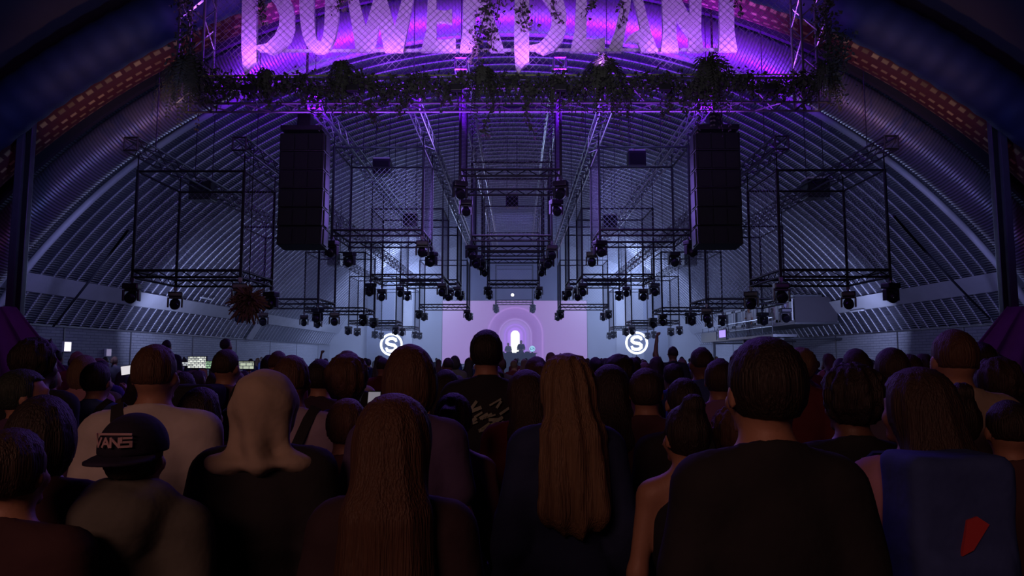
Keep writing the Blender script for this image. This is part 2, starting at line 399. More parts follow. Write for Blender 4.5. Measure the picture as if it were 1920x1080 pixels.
tag(arch_duct('arched_duct', 14.85, 17.1, .52, mt['duct_dark'], .012, .5), 'dark blue canvas duct arching over the top corners, nearest of the three', 'duct')
tag(arch_duct('arched_duct', 16.3, 17.35, .40, mt['dots'], .0), 'dull red canvas duct with dots of light painted as yellow patches, behind the blue one', 'duct')
mt['duct_metal'] = M('ribbed metal duct', (0.46, 0.42, 0.52), 0.42, 0.55, var=.15, vscale=.6)
tag(arch_duct('arched_duct', 18.45, 17.25, .55, mt['duct_metal'], .008, .085, nth=2600, ns=14), 'ribbed metal duct arching behind the lettered sign, farthest of the three', 'duct')
tag(arch_duct('arched_pipe', 20.4, 17.55, .10, mt['white'], 0, nth=160, ns=10), 'slim pale pipe arching under the ribs behind the metal duct', 'pipe')

# diagonal stays by the side walls
for sx, a, b_, w in ((-1, (240, 432, 17.6), (100, 612, 21.5), 'left'), (1, (1676, 405, 17.2), (1856, 597, 21.2), 'right')):
    p, q = W(*a), W(*b_); mid = (p+q)/2 + Vector((0, 0, -.12 if sx > 0 else -.05)); q.x = sx*min(abs(q.x), XW-.05)
    pts = [p*(1-t)**2 + mid*2*t*(1-t) + q*t*t for t in [i/10 for i in range(11)]]
    tag(MB().path(pts, .035, 6).build('diagonal_stay', mt['black'], None, True), 'black cable stay slanting down to the %s wall' % w, 'cable')

# ------------------------------------------------------------------ trusses
def box_truss(mb, a, b, s, r=.025, web=.016, up=(0, 0, 1), step=None, n=6):
    """four chords + zigzag webs from a to b, section s"""
    a = Vector(a); b = Vector(b); d = (b-a); L = d.length; d.normalize(); up = Vector(up)
    u = d.cross(up).normalized(); v = u.cross(d).normalized(); h = s/2
    cs = [u*h+v*h, u*h-v*h, -u*h-v*h, -u*h+v*h]
    for c in cs: mb.tube(a+c, b+c, r, n)
    step = step or s; k = max(1, round(L/step))
    for i in range(k):
        p0, p1 = a+d*(L*i/k), a+d*(L*(i+1)/k)
        for j in range(4):
            c0, c1 = cs[j], cs[(j+1) % 4]
            if i % 2: c0, c1 = c1, c0
            mb.tube(p0+c0, p1+c1, web, 4, caps=False)
    for p in (a, b):
        for j in range(4): mb.tube(p+cs[j], p+cs[(j+1) % 4], r*.9, 4, caps=False)
    return mb
def tri_truss(mb, a, b, s, r=.022, web=.012):
    a = Vector(a); b = Vector(b); d = b-a; L = d.length; d.normalize(); u = d.cross(Vector((0, 0, 1))).normalized(); v = Vector((0, 0, 1))
    cs = [-u*s/2+v*s*.35, u*s/2+v*s*.35, -v*s*.5]
    for c in cs: mb.tube(a+c, b+c, r, 6)
    k = round(L/(s*1.3))
    for i in range(k):
        p0, p1 = a+d*(L*i/k), a+d*(L*(i+1)/k); pm = (p0+p1)/2
        for j in range(3):
            c0, c1 = cs[j], cs[(j+1) % 3]
            mb.tube(p0+c0, pm+c1, web, 4, caps=False); mb.tube(pm+c1, p1+c0, web, 4, caps=False)
    return mb
COLS = [(-8.72, 6.45, 'outermost', 'left'), (-6.22, 6.45, 'second outer', 'left'), (-4.95, 7.95, 'third', 'left'), (-2.45, 7.95, 'inner', 'left'),
        (8.72, 6.45, 'outermost', 'right'), (6.22, 6.45, 'second outer', 'right'), (4.95, 7.95, 'third', 'right'), (2.45, 7.95, 'inner', 'right'),
        (-1.25, 8.95, 'centre-left', 'middle'), (1.25, 8.95, 'centre-right', 'middle')]
for x, z, w, side in COLS:
    y0 = 15.9 if abs(x) > 6 else 17.3
    t = thing('rigging_truss', '%s long rigging truss running down the %s of the hall' % (w, side), 'truss', (x, y0, z), group='rigging trusses under the vault')
    m = MB(); box_truss(m, (x, y0, z+.15), (x, 47.5, z+.15), .30, .024, .012, step=.45); m.build('lattice', mt['alu'] if abs(x) < 6 else mt['steel'], t)
    ztop = math.sqrt((VR-.1)**2 - x*x)+VZ
    for yy in (17.0, 23.0, 29.0, 35.0, 41.0, 47.0):
        yq = round((yy-Y0)/P)*P+Y0+.02
        MB().tube((x, max(yq, y0+.1), z+.3), (x, max(yq, y0+.1), ztop+.02), .012, 5).build('hanging_rod', mt['steel'], t)

# ------------------------------------------------------------------ lighting cages and their moving heads
CW, CD_ = 2.5, 2.1
def make_cage():
    t = thing('lighting_cage', 'x', 'cage', (0, 0, 0), group='open lighting cages hung from the trusses')
    w, d, h = CW/2, CD_/2, 2.5
    m = MB()
    cor = [(-w, -d), (w, -d), (w, d), (-w, d)]
    for i in range(4):
        a, b = cor[i], cor[(i+1) % 4]; L = math.dist(a, b)
        m.tube((*a, .16), (*b, .16), .034, 8); m.tube((*a, 0.0), (*b, 0.0), .028, 8)
        k = 9
        for q in range(k):
            p0 = [a[c]+(b[c]-a[c])*q/k for c in (0, 1)]; p1 = [a[c]+(b[c]-a[c])*(q+1)/k for c in (0, 1)]
            m.tube((*p0, .0 if q % 2 else .16), (*p1, .16 if q % 2 else .0), .012, 4, caps=False)
    m.build('bottom_frame', mt['black'], t, local=True)
    m = MB()
    for i in range(4): m.tube((*cor[i], h), (*cor[(i+1) % 4], h), .028, 8)
    m.build('top_frame', mt['black'], t, local=True)
    for c in cor: MB().tube((*c, 0), (*c, h+.03), .036, 8).build('upright', mt['black'], t, local=True)
    # chain link on the far and the side faces
    m = MB(); sp = .11
    def panel(a, b, z0, z1):
        L = math.dist(a, b); H = z1-z0; ux, uy = (b[0]-a[0])/L, (b[1]-a[1])/L
        s = -H
        while s < L:
            for fl in (0, 1):
                t0, t1 = max(0, -s), min(H, L-s)
                if t1 > t0:
                    p = [(s+t0, t0), (s+t1, t1)]
                    if fl: p = [(L-q[0], q[1]) for q in p]
                    m.tube((a[0]+ux*p[0][0], a[1]+uy*p[0][0], z0+p[0][1]), (a[0]+ux*p[1][0], a[1]+uy*p[1][0], z0+p[1][1]), .0035, 3, caps=False)
            s += sp*1.414
    panel(cor[3], cor[2], .16, h); panel(cor[0], cor[3], .16, h); panel(cor[1], cor[2], .16, h)
    m.build('chain_link_panel', mt['wire'], t, local=True)
    return t
def make_head():
    t = thing('moving_head_light', 'x', 'stage light', (0, 0, 0), group='moving-head lights on the cage corners')
    MB().tube((0, 0, 0), (0, 0, -.10), .03, 8).bbox((0, 0, .0), (.09, .05, .10), .01).build('clamp', mt['steel'], t, local=True)
    MB().bbox((0, 0, -.16), (.34, .26, .13), .03).build('base', mt['plastic'], t, local=True)
    y = MB().bbox((0, 0, -.25), (.30, .10, .05), .02)
    for s in (-1, 1): y.bbox((s*.165, 0, -.37), (.045, .13, .26), .02)
    y.build('yoke', mt['plastic'], t, local=True)
    rot = Matrix.Rotation(R(28), 3, 'X')
    hd = MB(); hd.lathe([(.05, .15), (.10, .13), (.128, .05), (.13, -.06), (.122, -.12), (.105, -.135)], (0, 0, 0), 'y', 14)
    hd.v = [tuple(rot @ Vector(v) + Vector((0, 0, -.40))) for v in hd.v]
    h = hd.build('lamp_head', mt['plastic'], t, True, local=True)
    ln = MB().lathe([(.098, -.130), (.085, -.150), (.03, -.158), (.004, -.16)], (0, 0, 0), 'y', 14)
    ln.v = [tuple(rot @ Vector(v) + Vector((0, 0, -.40))) for v in ln.v]
    ln.build('lens', mt['lens'], h, True, local=True)
    return t
cage0 = make_cage(); head0 = make_head(); used = [0, 0]
CAGES = []
for side, s in (('left', -1), ('right', 1)):
    for i, (D, z) in enumerate(((16.26, 3.55), (22.7, 3.42), (29.6, 3.62), (37.5, 3.5), (44.5, 3.5))):
        CAGES.append((s*7.47, D, z, '%s outer row, %s' % (side, ('nearest', 'second', 'third', 'fourth', 'farthest')[i]), 6.45))
    for i, (D, z) in enumerate(((19.4, 5.06), (24.7, 4.44), (31.0, 4.95), (37.2, 4.33))):
        CAGES.append((s*3.70, D, z, '%s inner row, %s' % (side, ('nearest', 'second', 'third', 'farthest')[i]), 7.95))
for i, (D, z) in enumerate(((17.3, 6.2), (21.9, 5.33), (28.5, 5.8), (34.3, 5.28), (47.5, 5.4))):
    CAGES.append((0, D, z, 'middle row, %s' % (('nearest', 'second', 'third', 'fourth', 'farthest')[i]), 8.95))
for (x, D, z, w, zt) in CAGES:
    yc = D + CD_/2
    lab = 'black open cage of tubes and wire mesh, ' + w
    if not used[0]: c = cage0; c.location = (x, yc, z); c['label'] = lab; used[0] = 1
    else: c = dup(cage0, (x, yc, z), 0, lab)
    # the slings up to the truss differ in length
    if zt - z - 2.5 > .05:
        for a in (-1, 1):
            for b in (-1, 1):
                MB().tube((a*CW/2, b*CD_/2, 2.5), (a*CW/2, b*CD_/2, zt-z), .016, 5).build('hanging_rod', mt['black'], c, local=True)
    for a, aw in ((-1, 'left'), (1, 'right')):
        for b, bw in ((-1, 'near'), (1, 'far')):
            loc = (x+a*(CW/2+.0), yc+b*(CD_/2), z-.05); lab = 'black moving-head light under %s %s corner of cage, %s' % (bw, aw, w)
            if not used[1]: q = head0; q.location = loc; q['label'] = lab; used[1] = 1
            else: q = dup(head0, loc, 0, lab)
            q.rotation_euler = (0, 0, rng.uniform(-.5, .5))

# ------------------------------------------------------------------ line arrays
for sx in (-1, 1):
    cx, cyy = (W(565, 350, 16.6).x if sx < 0 else W(1347, 350, 16.6).x), 16.6
    zb = W(565, 462, 16.6).z; zt = W(565, 250, 16.6).z; n = 6; hh = (zt-zb)/n
    t = thing('line_array_speaker', 'black hanging stack of six loudspeaker boxes, %s of the stage' % ('left' if sx < 0 else 'right'), 'loudspeaker', (cx, cyy, zb), group='hanging line arrays')
    for k in range(n):
        z = zb+hh*(k+.5); rot = Matrix.Rotation(R(-6+1.2*k), 3, 'X')
        b = MB().bbox((cx, cyy+.25, z), (1.06, .60, hh-.02), .015, rot).build('cabinet', mt['plastic'], t)
        g = MB()
        for q in (-1, 0, 1): g.bbox((cx+q*.33, cyy-.07, z), (.31, .03, hh-.07), .01, rot)
        g.build('grille', mt['grille'], b)
        for s2 in (-1, 1): MB().bbox((cx+s2*.545, cyy+.2, z), (.03, .30, hh-.08), .005, rot).build('rigging_plate', mt['steel'], b)
    MB().bbox((cx, cyy+.2, zt+.10), (1.0, .7, .12), .02).bbox((cx, cyy+.2, zt+.32), (.32, .34, .36), .03).build('flying_frame', mt['plastic'], t)
    zc = math.sqrt((VR-.1)**2 - cx*cx)+VZ
    MB().tube((cx, cyy+.2, zt+.45), (cx, cyy+.2, zc+.2), .03, 6).build('chain', mt['steel'], t)

# ------------------------------------------------------------------ hanging unit heaters / boxes
for (px, py, D, w, lab) in ((717, 315, 25.0, .62, 'left of the middle, under the dark part of the vault'), (1193, 300, 25.0, .62, 'right of the middle, striped pale at top and bottom'),
                            (960, 378, 31.5, .56, 'in the middle above the second cage'), (770, 415, 30.5, .6, 'left of the middle behind the mesh'),
                            (1143, 417, 30.5, .6, 'right of the middle behind the mesh'), (628, 488, 34, .62, 'low on the left above the outer cages'),
                            (1293, 488, 34, .62, 'low on the right above the outer cages'), (381, 360, 20.5, .64, 'inside the nearest left outer cage'), (1529, 356, 20.5, .64, 'inside the nearest right outer cage')):
    p = W(px, py, D)
    t = thing('box_speaker', 'small dark box hung %s' % lab, 'box', (p.x, p.y, p.z-.3), group='small boxes hung from the vault')
    MB().bbox(p, (w, .5, .55), .03).build('cabinet', mt['plastic'], t)
    MB().bbox((p.x, p.y-.26, p.z-.02), (w-.1, .02, .42), .01).build('grille', mt['grille'], t)
    MB().box((p.x, p.y, p.z+.31), (w*.95, .46, .05)).build('bracket', mt['white'], t)
    zc = math.sqrt((VR-.08)**2 - p.x**2)+VZ
    for s in (-1, 1): MB().tube((p.x+s*w*.4, p.y, p.z+.3), (p.x+s*w*.4, p.y, zc+.03), .014, 5).build('hanging_rod', mt['steel'], t)

# ------------------------------------------------------------------ hanging dried ball
p = W(466, 562, 15.9)
t = thing('dried_foliage_ball', 'round brown tangle of dried fronds hanging by the near left cage', 'decoration', (p.x, p.y, p.z))
m = MB()
for k in range(420):
    d = Vector(rng.normal(size=3)).normalized(); e = Vector(rng.normal(size=3)).normalized(); L = rng.uniform(.22, .46)
    pts = [p + d*L*f + e*.12*math.sin(f*2.6)*f + Vector((0, 0, -.10*f*f)) for f in (0, .3, .6, .85, 1.0)]
    for i in range(4):
        a, b = pts[i], pts[i+1]; wv = (b-a).cross(e).normalized()*(.045*(1-.18*i)); up = (b-a).cross(wv).normalized()*.012
        m.add([a-wv, a+up, a+wv, b+wv*.8, b+up, b-wv*.8], [(0, 1, 4, 5), (1, 2, 3, 4)])
m.build('fronds', mt['dry'], t, True)
MB().tube((p.x, p.y, p.z), (p.x, p.y, 6.5), .01, 5).tube((p.x, p.y, 6.5), (-6.22, 16.1, 6.5), .01, 5).build('cord', mt['black'], t)
# ------------------------------------------------------------------ the lettered sign
SD = 14.0
def S(px, py, d=SD): return W(px, py, d)
sx0, sx1 = S(368, 100).x, S(1518, 100).x; zb = S(960, 201, 14.0).z + .25; ztop = 10.3
t = thing('sign_frame', 'big rectangular aluminium box-truss frame around the purple lettered sign', 'frame', ((sx0+sx1)/2, SD, zb))
for x in (sx0, sx1): box_truss(MB(), (x, SD, zb-.25), (x, SD, ztop), .5, .027, .016, up=(0, 1, 0), step=.42).build('tower', mt['alu'], t)
box_truss(MB(), (sx0+.25, SD, zb), (sx1-.25, SD, zb), .5, .027, .016, step=.42).build('bottom_truss', mt['alu'], t)
box_truss(MB(), (sx0+.25, SD, ztop-.25), (sx1-.25, SD, ztop-.25), .5, .027, .016, step=.5).build('top_truss', mt['alu'], t)
m = MB(); H = ztop-.5-(zb+.25); X0 = sx0+.28; L = sx1-.28-X0; s = -H; yy = SD-.16
while s < L:
    for fl in (0, 1):
        t0, t1 = max(0, -s), min(H, L-s)
        if t1 > t0:
            p = [(s+t0, t0), (s+t1, t1)]
            if fl: p = [(L-q[0], q[1]) for q in p]
            m.tube((X0+p[0][0], yy, zb+.25+p[0][1]), (X0+p[1][0], yy, zb+.25+p[1][1]), .0042, 3, caps=False)
    s += .098*1.414
m.build('chain_link_panel', mt['wire'], t)
for x in (sx0+1.6, sx1-1.6, -.9, 1.1):
    MB().tube((x, SD, ztop-.05), (x, SD, math.sqrt(18.2**2-x*x)+VZ+.02), .03, 6).build('hanging_rod', mt['steel'], t)
# three coloured tubes lie along the lower truss
m = MB().tube((sx0+.3, SD-.30, zb+.30), (sx1-.3, SD-.30, zb+.30), .018, 6)
m.build('edge_rail', M('yellow green paint', (.25, .30, .10), .5, var=.2), t)

LET = []
P1 = [(457, 0), (455, 60), (455, 95), (457, 125), (463, 146), (468, 132), (476, 122), (483, 118), (483, 94), (493, 94), (497, 98), (504, 102), (511, 104), (521, 102), (530, 97), (539, 89), (546, 79), (551, 66), (553, 56),
      (553, 40), (552, 24), (547, 10), (538, -6), (524, -20), (508, -28), (490, -31), (470, -32), (458, -30)]
# the bowl's counter is opened by building the stem and the bowl as two pieces
stem = [(457, -36), (455, 60), (455, 95), (457, 125), (463, 146), (468, 132), (476, 122), (483, 118), (483, -36)]
bowl_o = [(483, -36), (500, -35), (520, -28), (538, -12), (549, 8), (553, 28), (553, 56), (546, 79), (530, 97), (511, 104), (497, 98), (493, 94), (483, 94)]
bowl_i = [(483, 88), (502, 84), (517, 69), (525, 51), (526, 32), (519, 13), (507, -2), (495, -10), (483, -13)]
LET.append(('p', [stem, bowl_o + bowl_i]))
def oval(x0, x1, y0, y1, n=24, p=2.6):
    cx, cy_, a, b = (x0+x1)/2, (y0+y1)/2, (x1-x0)/2, (y1-y0)/2; out = []
    for k in range(n+1):
        t = -math.pi/2 + math.pi*k/n; c, s_ = math.cos(t), math.sin(t)
        out.append((cx + a*abs(c)**(2/p), cy_ + b*math.copysign(abs(s_)**(2/p), s_)))
    return out
ro = oval(563, 637, -112, 102); ri = oval(590, 611, -88, 80)
LET.append(('o', [ro + ri[::-1], [(1200-x, y) for x, y in ro] + [(1201-x, y) for x, y in ri[::-1]]]))
LET.append(('w', [[(635, -110), (656, 19), (669, 99), (703, 99), (712, 50), (722, 99), (757, 99), (776, 0), (797, -110), (782, -110), (755, 0), (741, 52), (726, 0), (714, -41), (702, 0), (687, 52), (673, 0), (650, -110)]]))
LET.append(('e', [[(803, -108), (803, 0), (800, 60), (790, 99), (855, 99), (855, 73), (838, 77), (819, 77), (819, 45), (835, 43), (848, 47), (848, 20), (835, 23), (819, 21), (819, -82), (838, -80), (852, -74), (852, -108)]]))
LET.append(('r', [[(869, -108), (869, 0), (868, 60), (862, 99), (895, 99), (892, 60), (892, -108)], [(892, -108), (915, -104), (935, -84), (940, -55), (932, -28), (915, -10), (892, -4), (892, -26), (908, -34), (916, -55), (908, -78), (892, -86)],
                  [(892, -12), (910, -14), (934, 60), (946, 99), (920, 99), (905, 45), (892, 20)]]))
LET.append(('p', [[(x+509, y) for x, y in stem], [(x+508.5, y) for x, y in bowl_o + bowl_i]]))
LET.append(('l', [[(1081, -108), (1080, 0), (1077, 60), (1069, 99), (1133, 99), (1134, 73), (1118, 76), (1099, 76), (1100, 0), (1104, -108)]]))
LET.append(('a', [[(1185, -108), (1166, 0), (1152, 62), (1138, 99), (1165, 99), (1170, 70), (1180, 20), (1184, -10), (1192, 20), (1200, 58), (1190, 62), (1178, 70), (1171, 82), (1183, 78), (1195, 82), (1201, 99), (1233, 99), (1219, 62), (1204, 0), (1196, -108)]]))
LET.append(('n', [[(1234, -108), (1240, 0), (1242, 60), (1238, 99), (1272, 99), (1267, 70), (1267, 38), (1290, 72), (1291, 84), (1288, 99), (1318, 99), (1313, 60), (1314, 0), (1318, -108), (1292, -108), (1292, 31), (1259, -28), (1256, -108)]]))
LET.append(('t', [[(1348, -84), (1348, 60), (1346, 98), (1381, 98), (1375, 60), (1374, -84), (1400, -82), (1410, -70), (1410, -108), (1312, -108), (1312, -70), (1324, -82)]]))
t = thing('lettered_sign', 'pale painted sign board letters glowing purple inside the truss frame', 'sign', (0, SD, S(960, 99).z))
def fn_at(d): return lambda x, y, dd: tuple(Vector((S(x, y).x, dd, S(x, y).z)))
for ch, polys in LET:
    m = MB()
    for pl in polys: m.prism(pl, fn_at(0), SD-.07, SD+.03)
    o = m.build('letter', mt['letter'], t)
MB().box(((S(484, 90).x+S(1350, 90).x)/2, SD+.09, S(900, 91).z), (S(1350, 90).x-S(484, 90).x, .05, .055)).build('back_rail', mt['white'], t)
MB().box(((S(484, 90).x+S(1350, 90).x)/2, SD+.09, S(900, -90).z), (S(1350, 90).x-S(484, 90).x, .05, .055)).build('back_rail', mt['white'], t)
for sx in (-5, -3, -1, 1, 3, 5):
    t2 = thing('flood_light', 'small black flood light clamped on lower sign truss, %s' % {-5: 'far left', -3: 'left', -1: 'just left of middle', 1: 'just right of middle', 3: 'right', 5: 'far right'}[sx], 'stage light', (sx, 13.2, 6.82), group='flood lights along the sign truss')
    MB().bbox((sx, 13.22, 6.86), (.22, .12, .12), .015).build('housing', mt['plastic'], t2)
    MB().tube((sx, 13.2, 6.85), (sx, 13.72, 6.70), .015, 5).build('arm', mt['steel'], t2)

# ------------------------------------------------------------------ greenery
def leaf(m, p, d, w, L, nrm):
    d = d.normalized(); s = d.cross(nrm).normalized(); n = s.cross(d)
    m.add([p, p+d*L*.45+s*w+n*w*.3, p+d*L, p+d*L*.45-s*w+n*w*.3], [(0, 1, 2), (0, 2, 3)])
def rv(s=1): return Vector(rng.normal(size=3))*s
def ivy(m, pts, spread, n, lw=.035, ll=.09):
    for k in range(n):
        i = rng.uniform(0, len(pts)-1.001); a, b = pts[int(i)], pts[int(i)+1]; p = a.lerp(b, i-int(i)) + rv(spread)
        leaf(m, p, rv()+Vector((0, 0, -.6)), lw*rng.uniform(.6, 1.3), ll*rng.uniform(.6, 1.3), rv().normalized())
def vine(px, py0, py1, D, n, spread, name, label, group, mat='leaf2', sway=.1):
    a, b = W(px, py0, D), W(px, py1, D); pts = [a.lerp(b, f) + Vector((math.sin(f*5+px)*sway, 0, 0)) for f in [i/8 for i in range(9)]]
    t = thing(name, label, 'plant', a, group=group)
    MB().path(pts, .008, 5).build('stem', mt['leaf2'], t); m = MB(); ivy(m, pts, spread, n); m.build('leaves', mt[mat], t)
def fern(px, py, D, size, down, n, label):
    c = W(px, py, D); t = thing('hanging_fern', label, 'plant', c, group='ferns on the sign truss')
    m = MB()
    for k in range(int(n*.62)):
        az = rng.uniform(0, 2*math.pi); out = Vector((math.cos(az), math.sin(az)*.5, 0)); r_ = size*rng.uniform(.5, 1.7); dr = down*rng.uniform(.35, 1.35)*(.75+.5*abs(out.x)); up = size*rng.uniform(.15, .75)
        pts = []
        for f in [i/12 for i in range(13)]:
            pts.append(c + out*r_*(1-(1-f)**1.8) + Vector((0, 0, up*math.sin(min(1, f*1.8)*math.pi)*(.9 if f < .55 else 0) - dr*f**2.0)))
        for i in range(12):
            a, b = pts[i], pts[i+1]; d = (b-a); 
            if d.length < 1e-5: continue
            s = d.normalized().cross(Vector((out.y, -out.x, .3))).normalized(); s2 = d.normalized().cross(s)
            for sg in (-1, 1):
                leaf(m, a, (s2*sg + d.normalized()*.7), .022, .17*(1-abs(i-5)/11)*size/.45, s)
                leaf(m, a.lerp(b, .5), (s2*sg + d.normalized()*.7 + s*.3), .022, .16*(1-abs(i-5)/11)*size/.45, s)
    m.build('fronds', mt['leaf'], t)
    MB().lathe([(.03, -.06), (.05, -.04), (.06, .02), (.06, .03)], c, 'z', 10).build('pot', mt['plastic'], t, True)
for (px, py, sz, dn, n, lab) in ((352, 125, .48, .95, 44, 'large trailing fern at left bottom corner of the sign'), (640, 125, .30, .95, 40, 'dense drooping fern under the third letter of the sign'),
                                 (905, 140, .32, .7, 40, 'fern in the middle of the sign truss'), (1128, 128, .42, 1.1, 50, 'long bushy fern right of the middle of the sign truss'),
                                 (1325, 125, .44, 1.0, 46, 'wide fern near the right end of the sign truss'), (1548, 130, .30, .55, 34, 'leafy fern on the right bottom corner of the sign'),
                                 (1040, 152, .22, .8, 26, 'narrow fern just right of the middle of the sign truss'), (500, 140, .22, .35, 22, 'small fern below the first letter of the sign')):
    fern(px, py, 13.62, sz, dn, n, lab)
segs = [(388, 480, 'left end'), (480, 600, 'left part'), (600, 740, 'left of the middle'), (740, 880, 'middle-left'), (930, 1060, 'middle-right'), (1060, 1200, 'right of the middle'), (1200, 1370, 'right part'), (1370, 1530, 'right end')]
for (a, b, w) in segs:
    p, q = W(a, 160, 13.6), W(b, 160, 13.6); pts = [p.lerp(q, f)+Vector((0, 0, .10*math.sin(f*9+a))) for f in [i/10 for i in range(11)]]
    t = thing('ivy_garland', 'dark ivy garland wound along the lower sign truss, %s' % w, 'plant', p, group='ivy garlands along the sign truss')
    MB().path(pts, .012, 5).build('stem', mt['leaf2'], t); m = MB(); ivy(m, pts, .105, int(abs(b-a)*4.6), .04, .095)
    for k in range(3):
        c = pts[int(rng.integers(1, 10))]; e = c+Vector((rng.uniform(-.1, .1), -.05, -rng.uniform(.3, .6))); ivy(m, [c, (c+e)/2, e], .05, 34, .035, .09)
    m.build('leaves', mt['leaf2'], t)
for (px, y0, y1, n, sp, w) in ((905, -60, 118, 300, .09, 'thick ivy vine hanging over the fifth letter of the sign'), (930, -60, 90, 160, .08, 'ivy vine hanging right of the fifth letter'), (988, -50, 55, 130, .09, 'short vine over the second word first letter'),
                               (1045, -50, 40, 50, .05, 'thin vine tip over the second word bowl'), (1105, -50, 32, 60, .05, 'thin vine tip left of the letter with a curl'), (1160, -50, 42, 50, .05, 'thin vine tip on the letter with a curl'),
                               (640, -60, 22, 120, .08, 'vine tip above the gap before the third letter'), (497, -60, 42, 160, .045, 'tight hanging sprig inside the first letter'), (1380, -30, 40, 30, .03, 'sparse vine beside the last letter'),
                               (345, -20, 130, 320, .12, 'ivy climbing the left tower of the sign'), (1555, -40, 130, 620, .13, 'thick ivy climbing the right tower of the sign'), (1572, 60, 190, 260, .11, 'ivy bunch hanging off the right tower foot'),
                               (995, 160, 255, 70, .035, 'thin trailing vine below the sign near the middle'), (918, 160, 262, 60, .035, 'thin trailing vine below the fern in the middle'),
                               (700, 170, 235, 90, .05, 'short trailing vine below the sign, left'), (755, 170, 222, 80, .05, 'short leafy trail below the sign, left of middle'), (1250, 170, 225, 70, .05, 'short leafy trail below the sign, right')):
    vine(px, y0, y1, 13.6, n, sp, 'ivy_vine', w, 'ivy vines on the sign')

# ------------------------------------------------------------------ stage
mt['stage'] = M('stage black', (0.02, 0.02, 0.025), .7, var=.2)
t = thing('stage_deck', 'low dark stage platform across the far end', 'stage', (0, 54, 0))
MB().box((0, 54.6, .55), (24, 9.6, 1.1)).build('deck', mt['wood'], t)
MB().box((0, 49.77, .54), (24, .04, 1.04)).build('skirt', mt['stage'], t)
def screen_material():
    m = M('led screen', (0.02, 0.02, 0.02), .4); nt = m.node_tree; b = nt.nodes['Principled BSDF']
    N = nt.nodes.new; Lk = nt.links.new
    tc = N('ShaderNodeTexCoord'); sp = N('ShaderNodeSeparateXYZ'); Lk(tc.outputs['Object'], sp.inputs[0])
    mx = N('ShaderNodeMath'); mx.operation = 'MAXIMUM'; mx.inputs[1].default_value = 0; Lk(sp.outputs[2], mx.inputs[0])
    cb = N('ShaderNodeCombineXYZ'); Lk(sp.outputs[0], cb.inputs[0]); Lk(mx.outputs[0], cb.inputs[1])
    ln = N('ShaderNodeVectorMath'); ln.operation = 'LENGTH'; Lk(cb.outputs[0], ln.inputs[0])
    mr = N('ShaderNodeMath'); mr.operation = 'DIVIDE'; mr.inputs[1].default_value = 6.0; Lk(ln.outputs['Value'], mr.inputs[0])
    rp = N('ShaderNodeValToRGB'); Lk(mr.outputs[0], rp.inputs[0]); e = rp.color_ramp.elements; e[0].position = 0; e[0].color = (1.6, 1.7, 1.5, 1); e[1].position = 1; e[1].color = (.30, .17, .50, 1)
    def st(p, c):
        k = e.new(p); k.color = (*c, 1)
    A = (.44, .20, 1.0); Bc = (.33, .16, .72); Cc = (.28, .135, .52); Dd = (.24, .105, .44)
    for p, c in ((.055, (1.6, 1.7, 1.5)), (.060, A), (.095, A), (.10, Bc), (.125, Bc), (.13, A), (.145, Bc), (.17, (.33, .2, .62)), (.20, Cc), (.205, (.42, .26, .76)), (.22, Cc), (.235, Dd), (.24, Dd), (.34, Cc), (.36, (.42, .22, .70)), (.375, Cc), (.39, (.28, .16, .48))):
        st(p, c)
    Lk(rp.outputs[0], b.inputs['Emission Color']); b.inputs['Emission Strength'].default_value = 1.08
    return m, b
mt['screen'], scr_b = screen_material()
SY = 56.0
a, b_ = W(830, 564, SY), W(1101, 660, SY); ctr = W(966, 628, SY)
t = thing('led_screen', 'large violet screen of nested glowing arches behind the stage', 'screen', (ctr.x, SY, 1.1))
zlo = 1.25
o = MB().box(((a.x+b_.x)/2-ctr.x, .03, (a.z+zlo)/2-ctr.z), (b_.x-a.x, .06, a.z-zlo)).build('display', mt['screen'], t, local=True)
o.location = (0, 0, ctr.z-1.1)
m = MB().box(((a.x+b_.x)/2, SY+.14, (a.z+zlo)/2), (b_.x-a.x+.1, .12, a.z-zlo+.1)); m.build('housing', mt['stage'], t)
for x in (a.x+.4, b_.x-.4): MB().box((x, SY+.25, .6), (.2, .1, 2.0)).build('support', mt['black'], t)
SCREEN_ES = scr_b.inputs['Emission Strength']
# backdrop pieces on the end wall
for k, (x0, x1, y0, y1, yy, mat, lab) in enumerate(((868, 1052, 395, 560, 58.6, 'drape', 'dark blue drape behind and above the violet screen'), (757, 773, 530, 618, 58.3, 'white', 'pale vertical banner strip left of the screen'),
                                        (1154, 1184, 530, 618, 58.3, 'white', 'pale vertical banner strip right of the screen'), (690, 738, 505, 618, 59.0, 'drape2', 'grey-blue tall panel on the end wall, left'), (1205, 1252, 505, 618, 59.0, 'drape2', 'grey-blue tall panel on the end wall, right'))):
    p, q = W(x0, y0, yy), W(x1, y1, yy); n = 40; vs = []
    if 'drape' not in mt:
        mt['drape'] = M('dark blue drape', (.05, .06, .14), .85, var=.15, stretch=(6, 6, .2)); mt['drape2'] = M('grey blue panel', (.20, .23, .34), .8, var=.12)
    zl = max(1.1, min(q.z, 1.1))
    for i in range(n+1):
        f = i/n; dy = .05*math.sin(f*n*.9) if 'drape' in mat and mat == 'drape' else 0
        vs += [(p.x+(q.x-p.x)*f, yy+dy, p.z), (p.x+(q.x-p.x)*f, yy+dy, zl)]
    o = MB().add(vs, [(2*i, 2*i+1, 2*i+3, 2*i+2) for i in range(n)]).build('wall_drape' if mat == 'drape' else 'wall_panel', mt[mat], None, True)
    md = o.modifiers.new('thickness', 'SOLIDIFY'); md.thickness = .05
    tag(o, lab, 'drape' if mat == 'drape' else 'panel')
